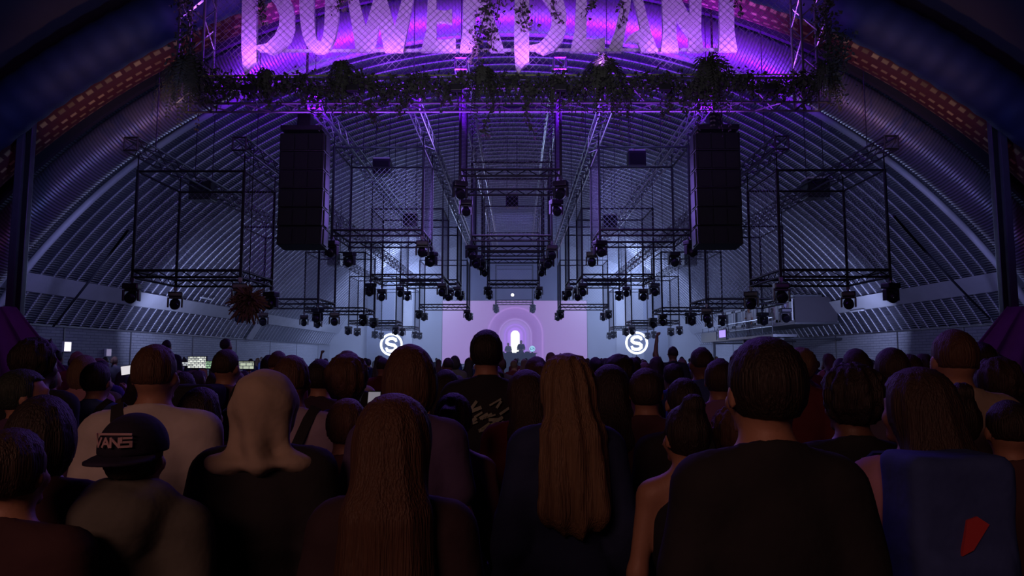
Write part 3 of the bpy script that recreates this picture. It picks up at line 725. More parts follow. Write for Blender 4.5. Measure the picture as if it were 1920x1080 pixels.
# neon discs
mt['neon'] = M('white neon', (.9, .9, .95), .3, emit=(.85, .92, 1.0), es=2.8)
mt['disc'] = M('disc backing', (.10, .12, .20), .6, var=.1)
def s_curve(n=30):
    pts = []
    for k in range(n+1):
        f = k/n
        t = f*2-1
        pts.append((.36*math.sin(t*math.pi*.98)*(-1), .40*t if abs(t) < 2 else 0))
    return pts
mt['neon_blue'] = M('pale blue neon', (.7, .8, .9), .3, emit=(.30, .62, .80), es=1.6)
def neon_disc(px, py, D, r, lab, nm='neon'):
    c = W(px, py, D); t = thing('neon_disc', lab, 'sign', (c.x, D, c.z-r), group=None)
    m = MB(); n = 48
    def ring(r0, r1, y0, y1, a0=0, a1=2*math.pi):
        vs = []; full = abs(a1-a0-2*math.pi) < 1e-3
        for i in range(n+1):
            th = a0+(a1-a0)*i/n
            for (rr, yy) in ((r0, y0), (r1, y0), (r1, y1), (r0, y1)): vs.append((c.x+rr*math.cos(th), yy, c.z+rr*math.sin(th)))
        fs = [(i*4+k, i*4+(k+1) % 4, (i+1)*4+(k+1) % 4, (i+1)*4+k) for i in range(n) for k in range(4)]
        return m.add(vs, fs)
    ring(r*.83, r, D-.10, D-.02); m.build('ring', mt[nm], t)
    m = MB(); pts = [(.40, .22), (.34, .40), (.12, .50), (-.16, .48), (-.36, .34), (-.38, .14), (-.22, .02), (.0, -.02), (.22, -.06), (.36, -.18), (.36, -.36), (.20, -.50), (-.06, -.54), (-.32, -.48), (-.42, -.26)]
    for q in (.0,):
        P_ = [(c.x+x*r*1.08, D-.07, c.z+z*r*1.08) for x, z in pts]
        # ribbon with square section along the letter
        vs = []
        for i, p in enumerate(P_):
            a_ = Vector(P_[max(0, i-1)]); b2 = Vector(P_[min(len(P_)-1, i+1)]); d = (b2-a_).normalized(); nn = Vector((d.z, 0, -d.x)); w = r*.13*(1.0 if 0 < i < len(P_)-1 else .6)
            p = Vector(p)
            for (s_, dy) in ((-1, -.03), (1, -.03), (1, .03), (-1, .03)): vs.append(p+nn*w*s_+Vector((0, dy, 0)))
        fs = [(i*4+k, i*4+(k+1) % 4, (i+1)*4+(k+1) % 4, (i+1)*4+k) for i in range(len(P_)-1) for k in range(4)] + [(0, 1, 2, 3), tuple(len(vs)-4+k for k in (3, 2, 1, 0))]
        m.add(vs, fs)
    m.build('symbol', mt[nm], t)
    MB().lathe([(r*.98, -.02), (r*1.0, .05)], (c.x, D, c.z), 'y', 40).build('backing', mt['disc'], t)
    MB().tube((c.x, D+.08, c.z), (c.x, D+.08, 1.1), .05, 6).build('post', mt['black'], t)
    return t
neon_disc(1193.5, 643, 50.6, .80, 'round white neon disc sign with a curled symbol, right of the stage')
neon_disc(734, 646, 50.6, .80, 'round white neon disc sign left of the stage, half behind a head')
neon_disc(998, 654, 50.3, .20, 'tiny round neon disc on the booth beside the performer', 'neon_blue')
# booth + gear
p = W(965, 655, 51.2)
t = thing('dj_booth', 'low dark performer booth in front of the violet screen', 'booth', (p.x, 51.0, 1.1))
MB().bbox((p.x, 51.0, 1.55), (3.0, .8, .9), .03).build('front', mt['stage'], t); MB().bbox((p.x, 51.1, 2.03), (3.2, .9, .06), .01).build('worktop', mt['black'], t)
for k, dx in enumerate((-.9, -.35, .3, .9)):
    t = thing('media_player', 'small black music player on booth, %s' % ('leftmost', 'second from left', 'second from right', 'rightmost')[k], 'equipment', (p.x+dx, 51.1, 2.06), group='players on the booth')
    MB().bbox((p.x+dx, 51.1, 2.10), (.34, .40, .08), .01).build('body', mt['plastic'], t); MB().lathe([(.10, 0), (.10, .012), (.095, .016)], (p.x+dx, 51.08, 2.14), 'z', 16).build('jog_wheel', mt['steel'], t)
for (px, py, D, lab, e) in ((961, 553, 54, 'small white lamp glowing above the violet screen', (1, .85, .7)), (599, 624, 56.0, 'tiny bright lamp on the left wall near the end', (.8, 1, .85))):
    c = W(px, py, D); t = thing('small_lamp', lab, 'lamp', c)
    MB().lathe([(.02, -.10), (.09, -.06), (.11, 0), (.09, .06), (.02, .10)], c, 'y', 14).build('bulb', M('lit bulb', (1, 1, 1), .3, emit=e, es=12), t, True)
    m = MB()
    if px == 961: m.tube((c.x, c.y, c.z), (c.x, 58.55, c.z), .03, 6)
    else: m.tube((c.x, c.y, c.z), (-XW, c.y, c.z), .03, 6)
    m.build('bracket', mt['black'], t)

# ------------------------------------------------------------------ right balcony with windows
bx, by0, by1 = 12.95, 32.8, 45.5
t = thing('balcony_cabin', 'raised cabin with a row of white-framed windows on the right wall', 'cabin', (bx, by0, 2.76))
MB().box(((bx+15.0)/2, (by0+by1)/2, 3.35-.05), (15.0-bx, by1-by0, .10)).build('floor_slab', mt['steel'], t)
MB().box(((bx+14.9)/2, by0-.03, 3.92), (14.9-bx, .08, 1.16)).build('end_panel', M('dull plum panel', (.045, .038, .055), .8, var=.1), t)
MB().box(((bx+14.2)/2, (by0+by1)/2, 4.55), (14.2-bx+.1, by1-by0, .10)).build('roof', mt['steel'], t)
mt['wframe'] = M('white window frame', (.62, .62, .68), .5, var=.05); mt['pane'] = M('dark glazing', (.05, .05, .08), .1, .0, spec=.8, var=.1)
ys_ = np.linspace(by0+.1, by1-.1, 8)
MB().box((bx+.05, (by0+by1)/2, 3.39), (.08, by1-by0, .12)).box((bx+.05, (by0+by1)/2, 4.47), (.08, by1-by0, .10)).build('front_rail', mt['wframe'], t)
for k in range(7):
    a, b = ys_[k], ys_[k+1]; m = MB()
    m.box((bx, a+.22, 3.93), (.10, .30, 1.0)).box((bx, b-.16, 3.93), (.10, .26, 1.0)).box((bx, (a+b)/2, 3.49), (.10, b-a-.1, .12)).box((bx, (a+b)/2, 4.37), (.10, b-a-.1, .12))
    f = m.build('window_frame', mt['wframe'], t); MB().box((bx+.03, (a+b)/2, 3.93), (.02, b-a-.5, .80)).build('pane', mt['pane'], f)
t = thing('balcony_deck', 'dark standing deck with railing below the white-framed windows', 'deck', (12.2, 33, 2.7))
MB().box((12.45, 39.0, 2.72), (1.1, 12.6, .12)).build('deck', mt['steel'], t)
m = MB()
for yy in np.linspace(32.9, 45.2, 10): m.tube((11.95, yy, 2.7), (11.95, yy, 3.55), .022, 6)
m.tube((11.95, 32.9, 3.55), (11.95, 45.2, 3.55), .03, 6); m.tube((11.95, 32.9, 3.15), (11.95, 45.2, 3.15), .018, 6)
m.build('railing', mt['alu'], t)
MB().box((11.9, 43.6, 2.98), (.05, 3.4, .50)).build('front_cloth', mt['plastic'], t)
for yy in (33.5, 39, 45): MB().box((12.6, yy, 1.35), (.14, .14, 2.7)).tube((12.6, yy, 2.6), (15.4, yy, 2.6), .05, 6).build('support', mt['steel'], t)
c = W(1392, 622, 40.3)
t = thing('lit_display', 'small violet lit display on the balcony railing', 'screen', (11.86, 40.3, 2.75))
MB().bbox((11.86, 40.6, 3.02), (.06, 1.7, .62), .01).build('housing', mt['black'], t)
MB().box((11.82, 40.45, 3.06), (.02, 1.2, .40)).build('display', M('violet display', (.1, .1, .1), .3, emit=(.35, .22, .95), es=1.2), t)

# ------------------------------------------------------------------ wall fittings
for (px, py, D, w, h, lab, e) in ((128, 650, 24.5, .16, .36, 'small bright white and red sign on the left wall', (1.0, .9, 1.0)), (205, 661, 26.9, .14, .30, 'small pale notice on the left wall beside the bright sign', (.35, .3, .5))):
    c = W(px, py, D); D2 = D*(15.5/abs(c.x)) if abs(c.x) > 1 else D; c = W(px, py, D2)
    t = thing('wall_sign', lab, 'sign', (-XW+.02, c.y, c.z))
    MB().bbox((-XW+.05, c.y, c.z), (.08, w*2.6, h), .01).build('housing', mt['white'], t)
    MB().box((-XW+.095, c.y, c.z), (.01, w*2.2, h*.86)).build('face', M('lit face', (.5, .5, .5), .4, emit=e, es=1.6 if px == 128 else .5), t)
for (px, py, lab) in ((1618, 583, 'slim pale strip light under the right beam'), (352, 560, 'slim pale strip light under the left beam')):
    c = W(px, py, 25.0); k = 15.0/abs(c.x); c = W(px, py, 25.0*k); s = 1 if c.x > 0 else -1; xx = vx(c.z)-.34
    t = thing('strip_light', lab, 'lamp', (s*xx, c.y, c.z))
    MB().bbox((s*xx, c.y, c.z), (.10, 1.1, .07), .02).build('housing', mt['white'], t)
    MB().tube((s*(xx), c.y, c.z), (s*(xx+.25), c.y, c.z), .02, 5).build('bracket', mt['steel'], t)
c = W(1772, 80, 15.9)
t = thing('exit_sign', 'small green lit sign high on the upper right', 'sign', c)
MB().bbox(c, (.26, .06, .14), .01).build('face', M('green lit face', (.03, .2, .1), .4, emit=(.02, .20, .09), es=.55), t)
MB().tube(c, (c.x, c.y, math.sqrt(18.2**2-c.x**2)+VZ), .012, 5).build('hanging_rod', mt['black'], t)

# ------------------------------------------------------------------ mixing position on the left
DX = W(400, 670, 12.0)
t = thing('mixing_desk', 'long dark mixing desk on a low riser in the crowd, left', 'desk', (DX.x, 12.0, 0))
MB().box((-4.9, 12.4, .16), (4.6, 3.2, .32)).build('riser', mt['wood'], t)
MB().bbox((-4.9, 12.95, 1.10), (4.0, .7, .10), .02, Matrix.Rotation(R(8), 3, 'X')).build('console', mt['plastic'], t)
for x in (-6.7, -5.5, -4.3, -3.1): MB().box((x, 12.95, .68), (.06, .5, .78)).build('stand', mt['black'], t)
def monitor(px0, px1, py0, py1, D, lab, col, es, pat=1):
    a, b = W(px0, py0, D), W(px1, py1, D); c = (a+b)/2; t = thing('monitor', lab, 'screen', (c.x, D, b.z), group='screens on the mixing desk')
    w, h = b.x-a.x, a.z-b.z
    MB().bbox((c.x, D+.03, c.z), (w+.03, .04, h+.03), .006).build('housing', mt['black'], t)
    m_ = M('lit monitor', (.05, .05, .05), .3); nt = m_.node_tree; bb = nt.nodes['Principled BSDF']
    tc = nt.nodes.new('ShaderNodeTexCoord'); br = nt.nodes.new('ShaderNodeTexBrick'); sp = nt.nodes.new('ShaderNodeSeparateXYZ'); cb = nt.nodes.new('ShaderNodeCombineXYZ')
    nt.links.new(tc.outputs['Object'], sp.inputs[0]); nt.links.new(sp.outputs[0], cb.inputs[0]); nt.links.new(sp.outputs[2], cb.inputs[1]); nt.links.new(cb.outputs[0], br.inputs[0])
    br.inputs['Scale'].default_value = 1; br.inputs['Brick Width'].default_value = .07*pat; br.inputs['Row Height'].default_value = .035*pat; br.inputs['Mortar Size'].default_value = .006
    br.inputs['Color1'].default_value = (*col, 1); br.inputs['Color2'].default_value = tuple(x*.35 for x in col)+(1,); br.inputs['Mortar'].default_value = (.05, .05, .08, 1)
    nt.links.new(br.outputs['Color'], bb.inputs['Emission Color']); bb.inputs['Emission Strength'].default_value = es
    MB().box((c.x, D+.004, c.z), (w, .01, h)).build('display', m_, t)
    zf = 1.15 if D > 11 else 1.0
    MB().tube((c.x, D+.04, b.z), (c.x, D+.04, zf-.02), .02, 6).build('stand', mt['black'], t)
monitor(353, 385, 669, 690, 12.9, 'large busy white monitor at left of the mixing desk', (.95, 1.0, .9), 1.1)
monitor(386, 400, 678, 691, 12.9, 'greenish monitor beside the large white one', (.45, .8, .45), .8)
monitor(341, 352, 679, 686, 12.9, 'small white monitor at the left end of the desk', (.8, .85, .9), .8)
monitor(436, 446, 678, 692, 12.9, 'narrow pale green monitor half hidden by operator', (.5, .8, .5), .8)
monitor(448, 475, 678, 692, 12.9, 'wide pale monitor at right of the mixing desk', (.75, .85, .65), .7, 1.6)
c = W(239, 694, 7.6)
t = thing('tablet', 'bright white tablet screen held up in the crowd, left', 'screen', (c.x, c.y, c.z))
rot = Matrix.Rotation(R(-8), 3, 'Y')
MB().bbox((c.x, c.y, c.z), (.14, .012, .105), .004, rot).build('housing', mt['black'], t)
MB().box((c.x, c.y-.008, c.z), (.125, .004, .09), rot).build('display', M('tablet display', (.1, .1, .1), .3, emit=(.9, .85, .9), es=.8), t)
# ------------------------------------------------------------------ people: bodies and clothes as smooth fields
F32 = np.float32
def V3(*a): return np.array(a, F32)
def cone(a, b, ra, rb):
    a = V3(*a); b = V3(*b); ba = b-a; L2 = float(ba@ba)
    def f(P):
        pa = P-a; t = np.clip((pa@ba)/L2, 0, 1); q = pa - t[:, None]*ba
        return np.sqrt((q*q).sum(1)) - (ra+(rb-ra)*t)
    return f
def ell(c, r):
    c = V3(*c); r = V3(*r)
    def f(P):
        q = (P-c)/r; k0 = np.sqrt((q*q).sum(1))+1e-6; q2 = q/r; k1 = np.sqrt((q2*q2).sum(1))+1e-6
        return k0*(k0-1)/k1
    return f
def smin(a, b, k):
    h = np.maximum(k-np.abs(a-b), 0)/k; return np.minimum(a, b) - h*h*k*.25
def U(fs, k=.03):
    def f(P):
        d = fs[0](P)
        for g in fs[1:]: d = smin(d, g(P), k)
        return d
    return f
def turned(f, n, yaw=0, pitch=0, roll=0):
    Rm = np.array(Euler((pitch, roll, yaw), 'XYZ').to_matrix(), F32); n = V3(*n)
    return lambda P: f((P-n)@Rm + n)
def sdf_mesh(f, lo, hi, h):
    lo = np.array(lo, F32); hi = np.array(hi, F32); n = np.ceil((hi-lo)/h).astype(int)+1
    g = [lo[i]+h*np.arange(n[i], dtype=F32) for i in range(3)]
    G = np.stack(np.meshgrid(*g, indexing='ij'), -1).reshape(-1, 3)
    v = f(G).reshape(n); ins = v < 0
    cs = n-1; acc = np.zeros((*cs, 3), F32); cnt = np.zeros(cs, F32)
    for ax in range(3):
        o1, o2 = [a for a in range(3) if a != ax]
        for b in (0, 1):
            for c in (0, 1):
                s0 = [None]*3; s0[o1] = slice(b, b+cs[o1]); s0[o2] = slice(c, c+cs[o2]); s1 = list(s0)
                s0[ax] = slice(0, cs[ax]); s1[ax] = slice(1, cs[ax]+1); s0, s1 = tuple(s0), tuple(s1)
                m = ins[s0] != ins[s1]
                if not m.any(): continue
                v0 = v[s0][m]; v1 = v[s1][m]; t = v0/(v0-v1); p = np.zeros((t.size, 3), F32); p[:, ax] = t; p[:, o1] = b; p[:, o2] = c
                acc[m] += p; cnt[m] += 1
    act = cnt > 0; idx = -np.ones(cs, int); idx[act] = np.arange(act.sum())
    ijk = np.argwhere(act); verts = (ijk + acc[act]/cnt[act][:, None])*h + lo
    faces = []
    for ax in range(3):
        o1, o2 = (ax+1) % 3, (ax+2) % 3
        s0 = [slice(1, -1)]*3; s1 = [slice(1, -1)]*3
        s0[ax] = slice(0, n[ax]-1); s1[ax] = slice(1, n[ax])
        a = ins[tuple(s0)]; b = ins[tuple(s1)]; e = np.argwhere(a != b)
        if not len(e): continue
        fl = a[tuple(e.T)]
        e = e + 1; e[:, ax] -= 1
        def at(d1, d2):
            q = e.copy(); q[:, o1] += d1; q[:, o2] += d2; return idx[q[:, 0], q[:, 1], q[:, 2]]
        q = np.stack([at(-1, -1), at(0, -1), at(0, 0), at(-1, 0)], -1)
        q[~fl] = q[~fl][:, ::-1]; faces.append(q)
    return verts, np.concatenate(faces)
def np_mesh(name, verts, faces):
    me = bpy.data.meshes.new(name); me.vertices.add(len(verts)); me.vertices.foreach_set('co', np.asarray(verts, F32).ravel())
    me.loops.add(faces.size); me.loops.foreach_set('vertex_index', faces.ravel().astype(np.int32))
    me.polygons.add(len(faces)); me.polygons.foreach_set('loop_start', np.arange(len(faces), dtype=np.int32)*faces.shape[1])
    me.update(calc_edges=True); me.validate(); return me

# a hand at the wrist: fingers towards -z, palm towards +x (right hand when fx=-1)
def hand_mesh(curl, spread=.0, h=.0042):
    fs = [ell((0, 0, -.045), (.016, .040, .050)), cone((0, 0, .012), (0, 0, -.02), .025, .024)]
    rootz = (-.078, -.084, -.082, -.072); ln = (.070, .079, .074, .058)
    for i in range(4):
        y = -.030+.0205*i; p = V3(0, y, rootz[i]); ang = .12; q = p
        for s, (L, r0, r1) in enumerate(((ln[i]*.45, .0094, .0086), (ln[i]*.30, .0085, .0078), (ln[i]*.25, .0077, .0066))):
            ang += curl*(.75 if s == 0 else 1.0)*(1+.08*i)
            d = V3(math.sin(ang), (i-1.5)*spread*.3, -math.cos(ang)); q2 = q + d*L; fs.append(cone(q, q2, r0, r1)); q = q2
    t0 = V3(.006, -.030, -.022); t1 = V3(.020, -.060, -.050); t2 = V3(.030+.01*curl, -.062+.012*curl, -.078); t3 = V3(.036+.012*curl, -.052+.02*curl, -.098)
    fs += [cone(t0, t1, .016, .0115), cone(t1, t2, .0112, .0098), cone(t2, t3, .0098, .008)]
    return sdf_mesh(U(fs, .008), (-.04, -.09, -.19), (.10, .06, .05), h)
HANDS = {'relaxed': hand_mesh(.38), 'grip': hand_mesh(.75), 'fist': hand_mesh(1.35), 'open': hand_mesh(.10, .9)}

ARMS = {  # right-arm elbow, wrist; mirrored for the left
    'down': ((.217, -.03, 1.13), (.236, .06, .88), 'relaxed'),
    'fold': ((.24, -.02, 1.13), (.12, .22, 1.10), 'grip'),
    'phone': ((.25, .10, 1.20), (.10, .32, 1.42), 'grip'),
    'up': ((.26, .12, 1.62), (.20, .16, 1.88), 'open'),
    'fist': ((.25, .10, 1.62), (.22, .12, 1.88), 'fist'),
    'hip': ((.33, -.06, 1.16), (.20, .05, 1.02), 'relaxed')}
def person_meshes(key, sex='m', arms=('down', 'down'), hair='short', top='tee', yaw=0.0, tilt=0.0, h=.02, hh=None, lean=0.0, bulk=1.0, long_to=1.20, no_legs=False, seed=0):
    """four smooth meshes for one figure 1.75 m tall, facing +y"""
    f = sex == 'f'; sw = (.150 if f else .168)*bulk; ch = (.142 if f else .158)*bulk
    rs = np.random.default_rng(seed+11); nz = rs.uniform(-1, 1, (6, 3)).astype(F32); ph = rs.uniform(0, 6, 6)
    neck = (0, -.005, 1.50)
    def T(g): return turned(g, neck, yaw, tilt)
    # head
    head = [ell((0, -.008, 1.645), (.074, .094, .100)), ell((0, .035, 1.590), (.056, .062, .068)), cone((0, .092, 1.632), (0, .110, 1.605), .008, .013),
            cone((-.028, .086, 1.662), (.028, .086, 1.662), .010, .010), cone((-.018, .090, 1.574), (.018, .090, 1.574), .009, .009), cone((-.02, .08, 1.545), (.02, .08, 1.545), .017, .017),
            ell((.030, .078, 1.640), (.013, .013, .009)), ell((-.030, .078, 1.640), (.013, .013, .009)), ell((.044, .062, 1.605), (.022, .025, .022)), ell((-.044, .062, 1.605), (.022, .025, .022))]
    ears = [ell((s*.078, -.005, 1.622), (.011, .021, .032)) for s in (-1, 1)]
    headU = T(U(head, .018)); earU = T(U(ears, .004))
    torso = [ell((0, 0, 1.27), (ch, .112*bulk, .20)), ell((0, .005, 1.08), (ch*.86*(.92 if f else 1), .102*bulk, .17)), ell((0, -.005, .94), (.155 if f else .150, .118, .12)),
             cone((-sw*.85, -.005, 1.415), (sw*.85, -.005, 1.415), .055*bulk, .055*bulk), cone((0, -.02, 1.50), (sw*.72, -.012, 1.435), .044, .046), cone((0, -.02, 1.50), (-sw*.72, -.012, 1.435), .044, .046)]
    if f: torso += [ell((s*.07, .085, 1.27), (.062, .05, .06)) for s in (-1, 1)]
    nk = [cone((0, -.012, 1.42), (0, .0, 1.56), .060 if not f else .050, .055 if not f else .046)]
    A = {}
    for sd, pose in ((1, arms[1]), (-1, arms[0])):
        e, w, hd = ARMS[pose]; e = (e[0]*sd*(.93 if f else 1)*bulk**.5, e[1], e[2]); w = (w[0]*sd, w[1], w[2]); A[sd] = ((sd*sw, -.005, 1.41), e, w, hd)
    thin = .86 if f else 1.0
    armf = []
    for sd in (1, -1):
        s_, e, w, hd = A[sd]; armf += [cone(s_, e, .053*thin*bulk, .040*thin), cone(e, w, .041*thin, .027*thin)]
    legs = []
    for s in (-1, 1):
        legs += [cone((s*.085, -.005, .90), (s*.095, .015, .50), .088, .058), cone((s*.095, .01, .50), (s*.10, -.02, .10), .056, .036), ell((s*.096, -.02, .36), (.050, .060, .12))]
    body = U(torso+nk+armf+legs, .035)
    full = lambda P: np.minimum(smin(body(P), headU(P), .022), earU(P))
    xr = max([sw+.1]+[abs(A[s][k][0])+.08 for s in (1, -1) for k in (1, 2)]); yr = max([.2]+[A[s][k][1]+.08 for s in (1, -1) for k in (1, 2)])
    zt = max([1.80]+[A[s][k][2]+.08 for s in (1, -1) for k in (1, 2)])
    zb = .04 if not no_legs else .7
    def wr(P, amp, fr=9.0):
        d = 0
        for k in range(6): d = d + np.sin(P@(nz[k]*fr*(1+.35*k)) + ph[k])
        return d*amp/6
    out = {}
    v, q = sdf_mesh(full, (-xr, -.22, zb), (xr, yr, zt), hh or h)
    nv = len(v)
    # hands, joined to the body mesh at the wrists
    VS, FS = [v], [q]; 
    for sd in (1, -1):
        s_, e, w, hd = A[sd]; hv, hf = HANDS[hd]
        d = Vector(w)-Vector(e); d.normalize(); zax = -d; xa = Vector((-sd, 0, 0)); xa = (xa-zax*xa.dot(zax)).normalized(); ya = zax.cross(xa)
        Mx = np.array([[xa.x, ya.x, zax.x], [xa.y, ya.y, zax.y], [xa.z, ya.z, zax.z]], F32)
        hv2 = hv*V3(1, 1, 1)*(.92 if f else 1.0)
        fl = hf
        VS.append(hv2@Mx.T + V3(*w)); FS.append(fl+nv); nv += len(hv)
    out['body'] = (np.concatenate(VS), np.concatenate(FS))
    # top
    if top in ('tee', 'tank'):
        sl = []
        for sd in (1, -1):
            s_, e, w, hd = A[sd]
            if top == 'tee':
                m_ = [s_[k]+(e[k]-s_[k])*.62 for k in range(3)]; sl.append(cone(s_, m_, .057*bulk*thin, .058*thin))
        if top == 'tank': tf = U([torso[0], torso[1], torso[2]] + ([torso[6], torso[7]] if f else []), .05)
        else: tf = U(torso + sl, .045)
        hem, infl = (.86 if not f else .90), .016
        armcut = None
    else:
        sl = []
        for sd in (1, -1):
            s_, e, w, hd = A[sd]; sl += [cone(s_, e, .059*bulk*thin, .052*thin), cone(e, [e[k]+(w[k]-e[k])*.95 for k in range(3)], .052*thin, .040*thin)]
        hood = [ell((0, -.105, 1.475), (.115, .070, .060)), ell((0, -.115, 1.41), (.085, .045, .06)), cone((-.075, -.03, 1.50), (.075, -.03, 1.50), .045, .045)] if top == 'hoodie' else []
        tf = U(torso + sl + hood, .045); hem, infl = .84, .022
    def topf(P):
        d = tf(P) - infl - wr(P, .010) - .006*np.sin(P[:, 2]*38+3*P[:, 0])*(P[:, 2] < 1.2)
        d = np.maximum(d, hem + .01*np.sin(P[:, 0]*20) - P[:, 2])
        # neck opening: slanted plane round the neck
        nr = np.sqrt(P[:, 0]**2 + (P[:, 1]+.005)**2)
        zz = P[:, 2] + P[:, 1]*(.55 if top != 'tank' else .8)
        cut = (1.497 if top != 'tank' else 1.41)
        if top == 'hoodie': d = np.maximum(d, -(np.maximum(nr-.058, 1.44-P[:, 2])))
        else: d = np.maximum(d, np.minimum(zz-cut, 9)*.8)
        return d
    out['top'] = sdf_mesh(topf, (-xr-.03, -.26, .80), (xr+.03, yr+.03, zt), h)
    # trousers
    pf = U([torso[2], cone((0, 0, 1.0), (0, 0, .92), .12, .13)] + legs, .04)
    def trf(P):
        d = pf(P) - .014 - wr(P, .007, 12); d = np.maximum(d, P[:, 2]-1.02); return np.maximum(d, .07-P[:, 2])
    if not no_legs: out['trousers'] = sdf_mesh(trf, (-.25, -.2, .02), (.25, .2, 1.06), max(h, .02))
    sh = U([U([ell((s*.10, .03, .045), (.045, .13, .045)), ell((s*.10, -.05, .07), (.042, .06, .06))], .03) for s in (-1, 1)], .004)
    if not no_legs: out['shoes'] = sdf_mesh(lambda P: np.maximum(sh(P), .003-P[:, 2]), (-.2, -.16, -.02), (.2, .2, .16), .02)
    # hair
    cap = ell((0, -.016, 1.655), (.086, .106, .108))
    if hair == 'short': hs = [cap]; cutz = 1.575
    elif hair == 'crop': hs = [ell((0, -.012, 1.652), (.080, .100, .104))]; cutz = 1.60
    elif hair == 'curly': hs = [ell((0, -.02, 1.67), (.110, .122, .120))]; cutz = 1.56
    elif hair == 'bun': hs = [cap, ell((0, -.07, 1.765), (.045, .045, .042))]; cutz = 1.57
    elif hair == 'pony': hs = [cap, ell((0, -.13, 1.67), (.03, .03, .03)), cone((0, -.14, 1.67), (0, -.165, 1.50), .030, .036), cone((0, -.165, 1.50), (0, -.15, 1.30), .036, .014)]; cutz = 1.57
    elif hair == 'bob': hs = [cap, ell((0, -.035, 1.60), (.098, .092, .11))]; cutz = 1.51
    elif hair in ('long', 'wavy'):
        w2 = .112 if hair == 'long' else .125
        hs = [ell((0, -.018, 1.658), (.100, .114, .112)), cone((0, -.05, 1.60), (0, -.085, 1.48), .095, .098), cone((-.035, -.10, 1.46), (-.06, -.125, long_to+.08), .080, .072), cone((.035, -.10, 1.46), (.06, -.125, long_to+.08), .080, .072), cone((0, -.10, 1.46), (0, -.13, long_to+.03), .07, .05)]; cutz = 0
    elif hair == 'bald': hs = []; cutz = 0
    if hs:
        hf_ = T(U(hs, .035)); amp = .0035 if hair not in ('curly', 'wavy') else .008
        Rm = np.array(Euler((tilt, 0, yaw), 'XYZ').to_matrix(), F32); n_ = V3(*neck)
        def hairf(P):
            Q = (P-n_)@Rm + n_; a = np.arctan2(Q[:, 0], -(Q[:, 1]+.02)); am = amp*np.clip(np.sqrt(Q[:, 0]**2+(Q[:, 1]+.02)**2)/.07, 0, 1)
            d = hf_(P) - am*(np.sin(a*13+6*Q[:, 2]) + .6*np.sin(a*29+2.1)*np.cos(Q[:, 2]*(25 if hair in ('wavy', 'curly') else 5)))
            if hair == 'curly': d = d - .008*np.sin(Q[:, 0]*80)*np.sin(Q[:, 1]*80)*np.sin(Q[:, 2]*80)
            d = np.maximum(d, np.minimum(Q[:, 1]-.028, 1.702-Q[:, 2]))
            if cutz: d = np.maximum(d, (cutz - .25*np.clip(Q[:, 1], 0, .1)*-4 - Q[:, 2])*.8)
            return d
        out['hair'] = sdf_mesh(hairf, (-.19, -.29, (long_to-.06) if hair in ('long', 'wavy') else 1.24 if hair == 'pony' else 1.44), (.19, .17, 1.84), min(h, hh or h))
    return {k: np_mesh(key+'_'+k, *v) for k, v in out.items()}, (A, tf, infl, xr)
PMAT = {'body': 'skin', 'top': 'cloth', 'trousers': 'cloth', 'shoes': 'shoe', 'hair': 'hair'}
TOPN = {'tee': 'shirt', 'tank': 'tank_top', 'hoodie': 'hooded_sweater', 'long': 'jacket'}
def person(meshes, loc, H, rz, cols, label, group=None, topname='shirt', sc_x=1.0):
    t = thing('person', label, 'person', loc, rz, group, H/1.765); t.scale = (H/1.765*sc_x, H/1.765*sc_x, H/1.765)
    for k, me in meshes.items():
        if not me.materials: me.materials.append(mt[PMAT[k]]); me.polygons.foreach_set('use_smooth', [True]*len(me.polygons))
        o = bpy.data.objects.new({'top': topname}.get(k, k), me); C.collection.objects.link(o); o.parent = t; o.color = (*cols.get(k, (.03, .03, .04)), 1)
    return t
SKIN = (.40, .21, .14); SK2 = (.30, .15, .10); SK3 = (.16, .08, .05)
BLK = (.026, .025, .030); NAVY = (.025, .035, .10); WHT = (.58, .54, .52); GRY = (.14, .14, .16); OLV = (.12, .11, .07); DRED = (.14, .03, .03); BEI = (.42, .34, .27); PNK = (.50, .26, .32); BLU = (.05, .08, .26)
HB = (.020, .012, .010); HBR = (.085, .040, .022); HBL = (.17, .10, .055); HDB = (.040, .022, .015)

def strap_pts(tf, infl, n0, c, rev=False, k=30, extra=.006):
    """closed loop in the plane through c with normal n0, lying on the clothes"""
    n0 = Vector(n0).normalized(); u = n0.orthogonal().normalized(); w = n0.cross(u); pts = []
    for i in range(k):
        a = 2*math.pi*i/k; d = u*math.cos(a)+w*math.sin(a)
        ts = np.linspace(.6, .0, 121, dtype=F32); P = np.array([list(Vector(c)+d*float(t)) for t in ts], F32); v = np.maximum(tf(P)-infl, (P[:, 2]+.55*P[:, 1]-1.497)*.8)-extra
        hit = np.argmax(v < 0) if (v < 0).any() else 60
        pts.append(Vector(c)+d*float(ts[max(0, hit-1)]))
    return pts
def ribbon(m, pts, wdt, nrm, thick=.004, c=(0, 0, 1.2)):
    k = len(pts); vs = []; c = Vector(c)
    for i, p in enumerate(pts):
        t_ = (pts[(i+1) % k]-pts[i-1]).normalized(); out = (p-c); out = (out-t_*out.dot(t_)).normalized(); s = t_.cross(out)
        for (a, b) in ((-1, 0), (1, 0), (1, 1), (-1, 1)): vs.append(p+s*a*wdt/2+out*b*thick)
    return m.add(vs, [(i*4+j, i*4+(j+1) % 4, ((i+1) % k)*4+(j+1) % 4, ((i+1) % k)*4+j) for i in range(k) for j in range(4)])

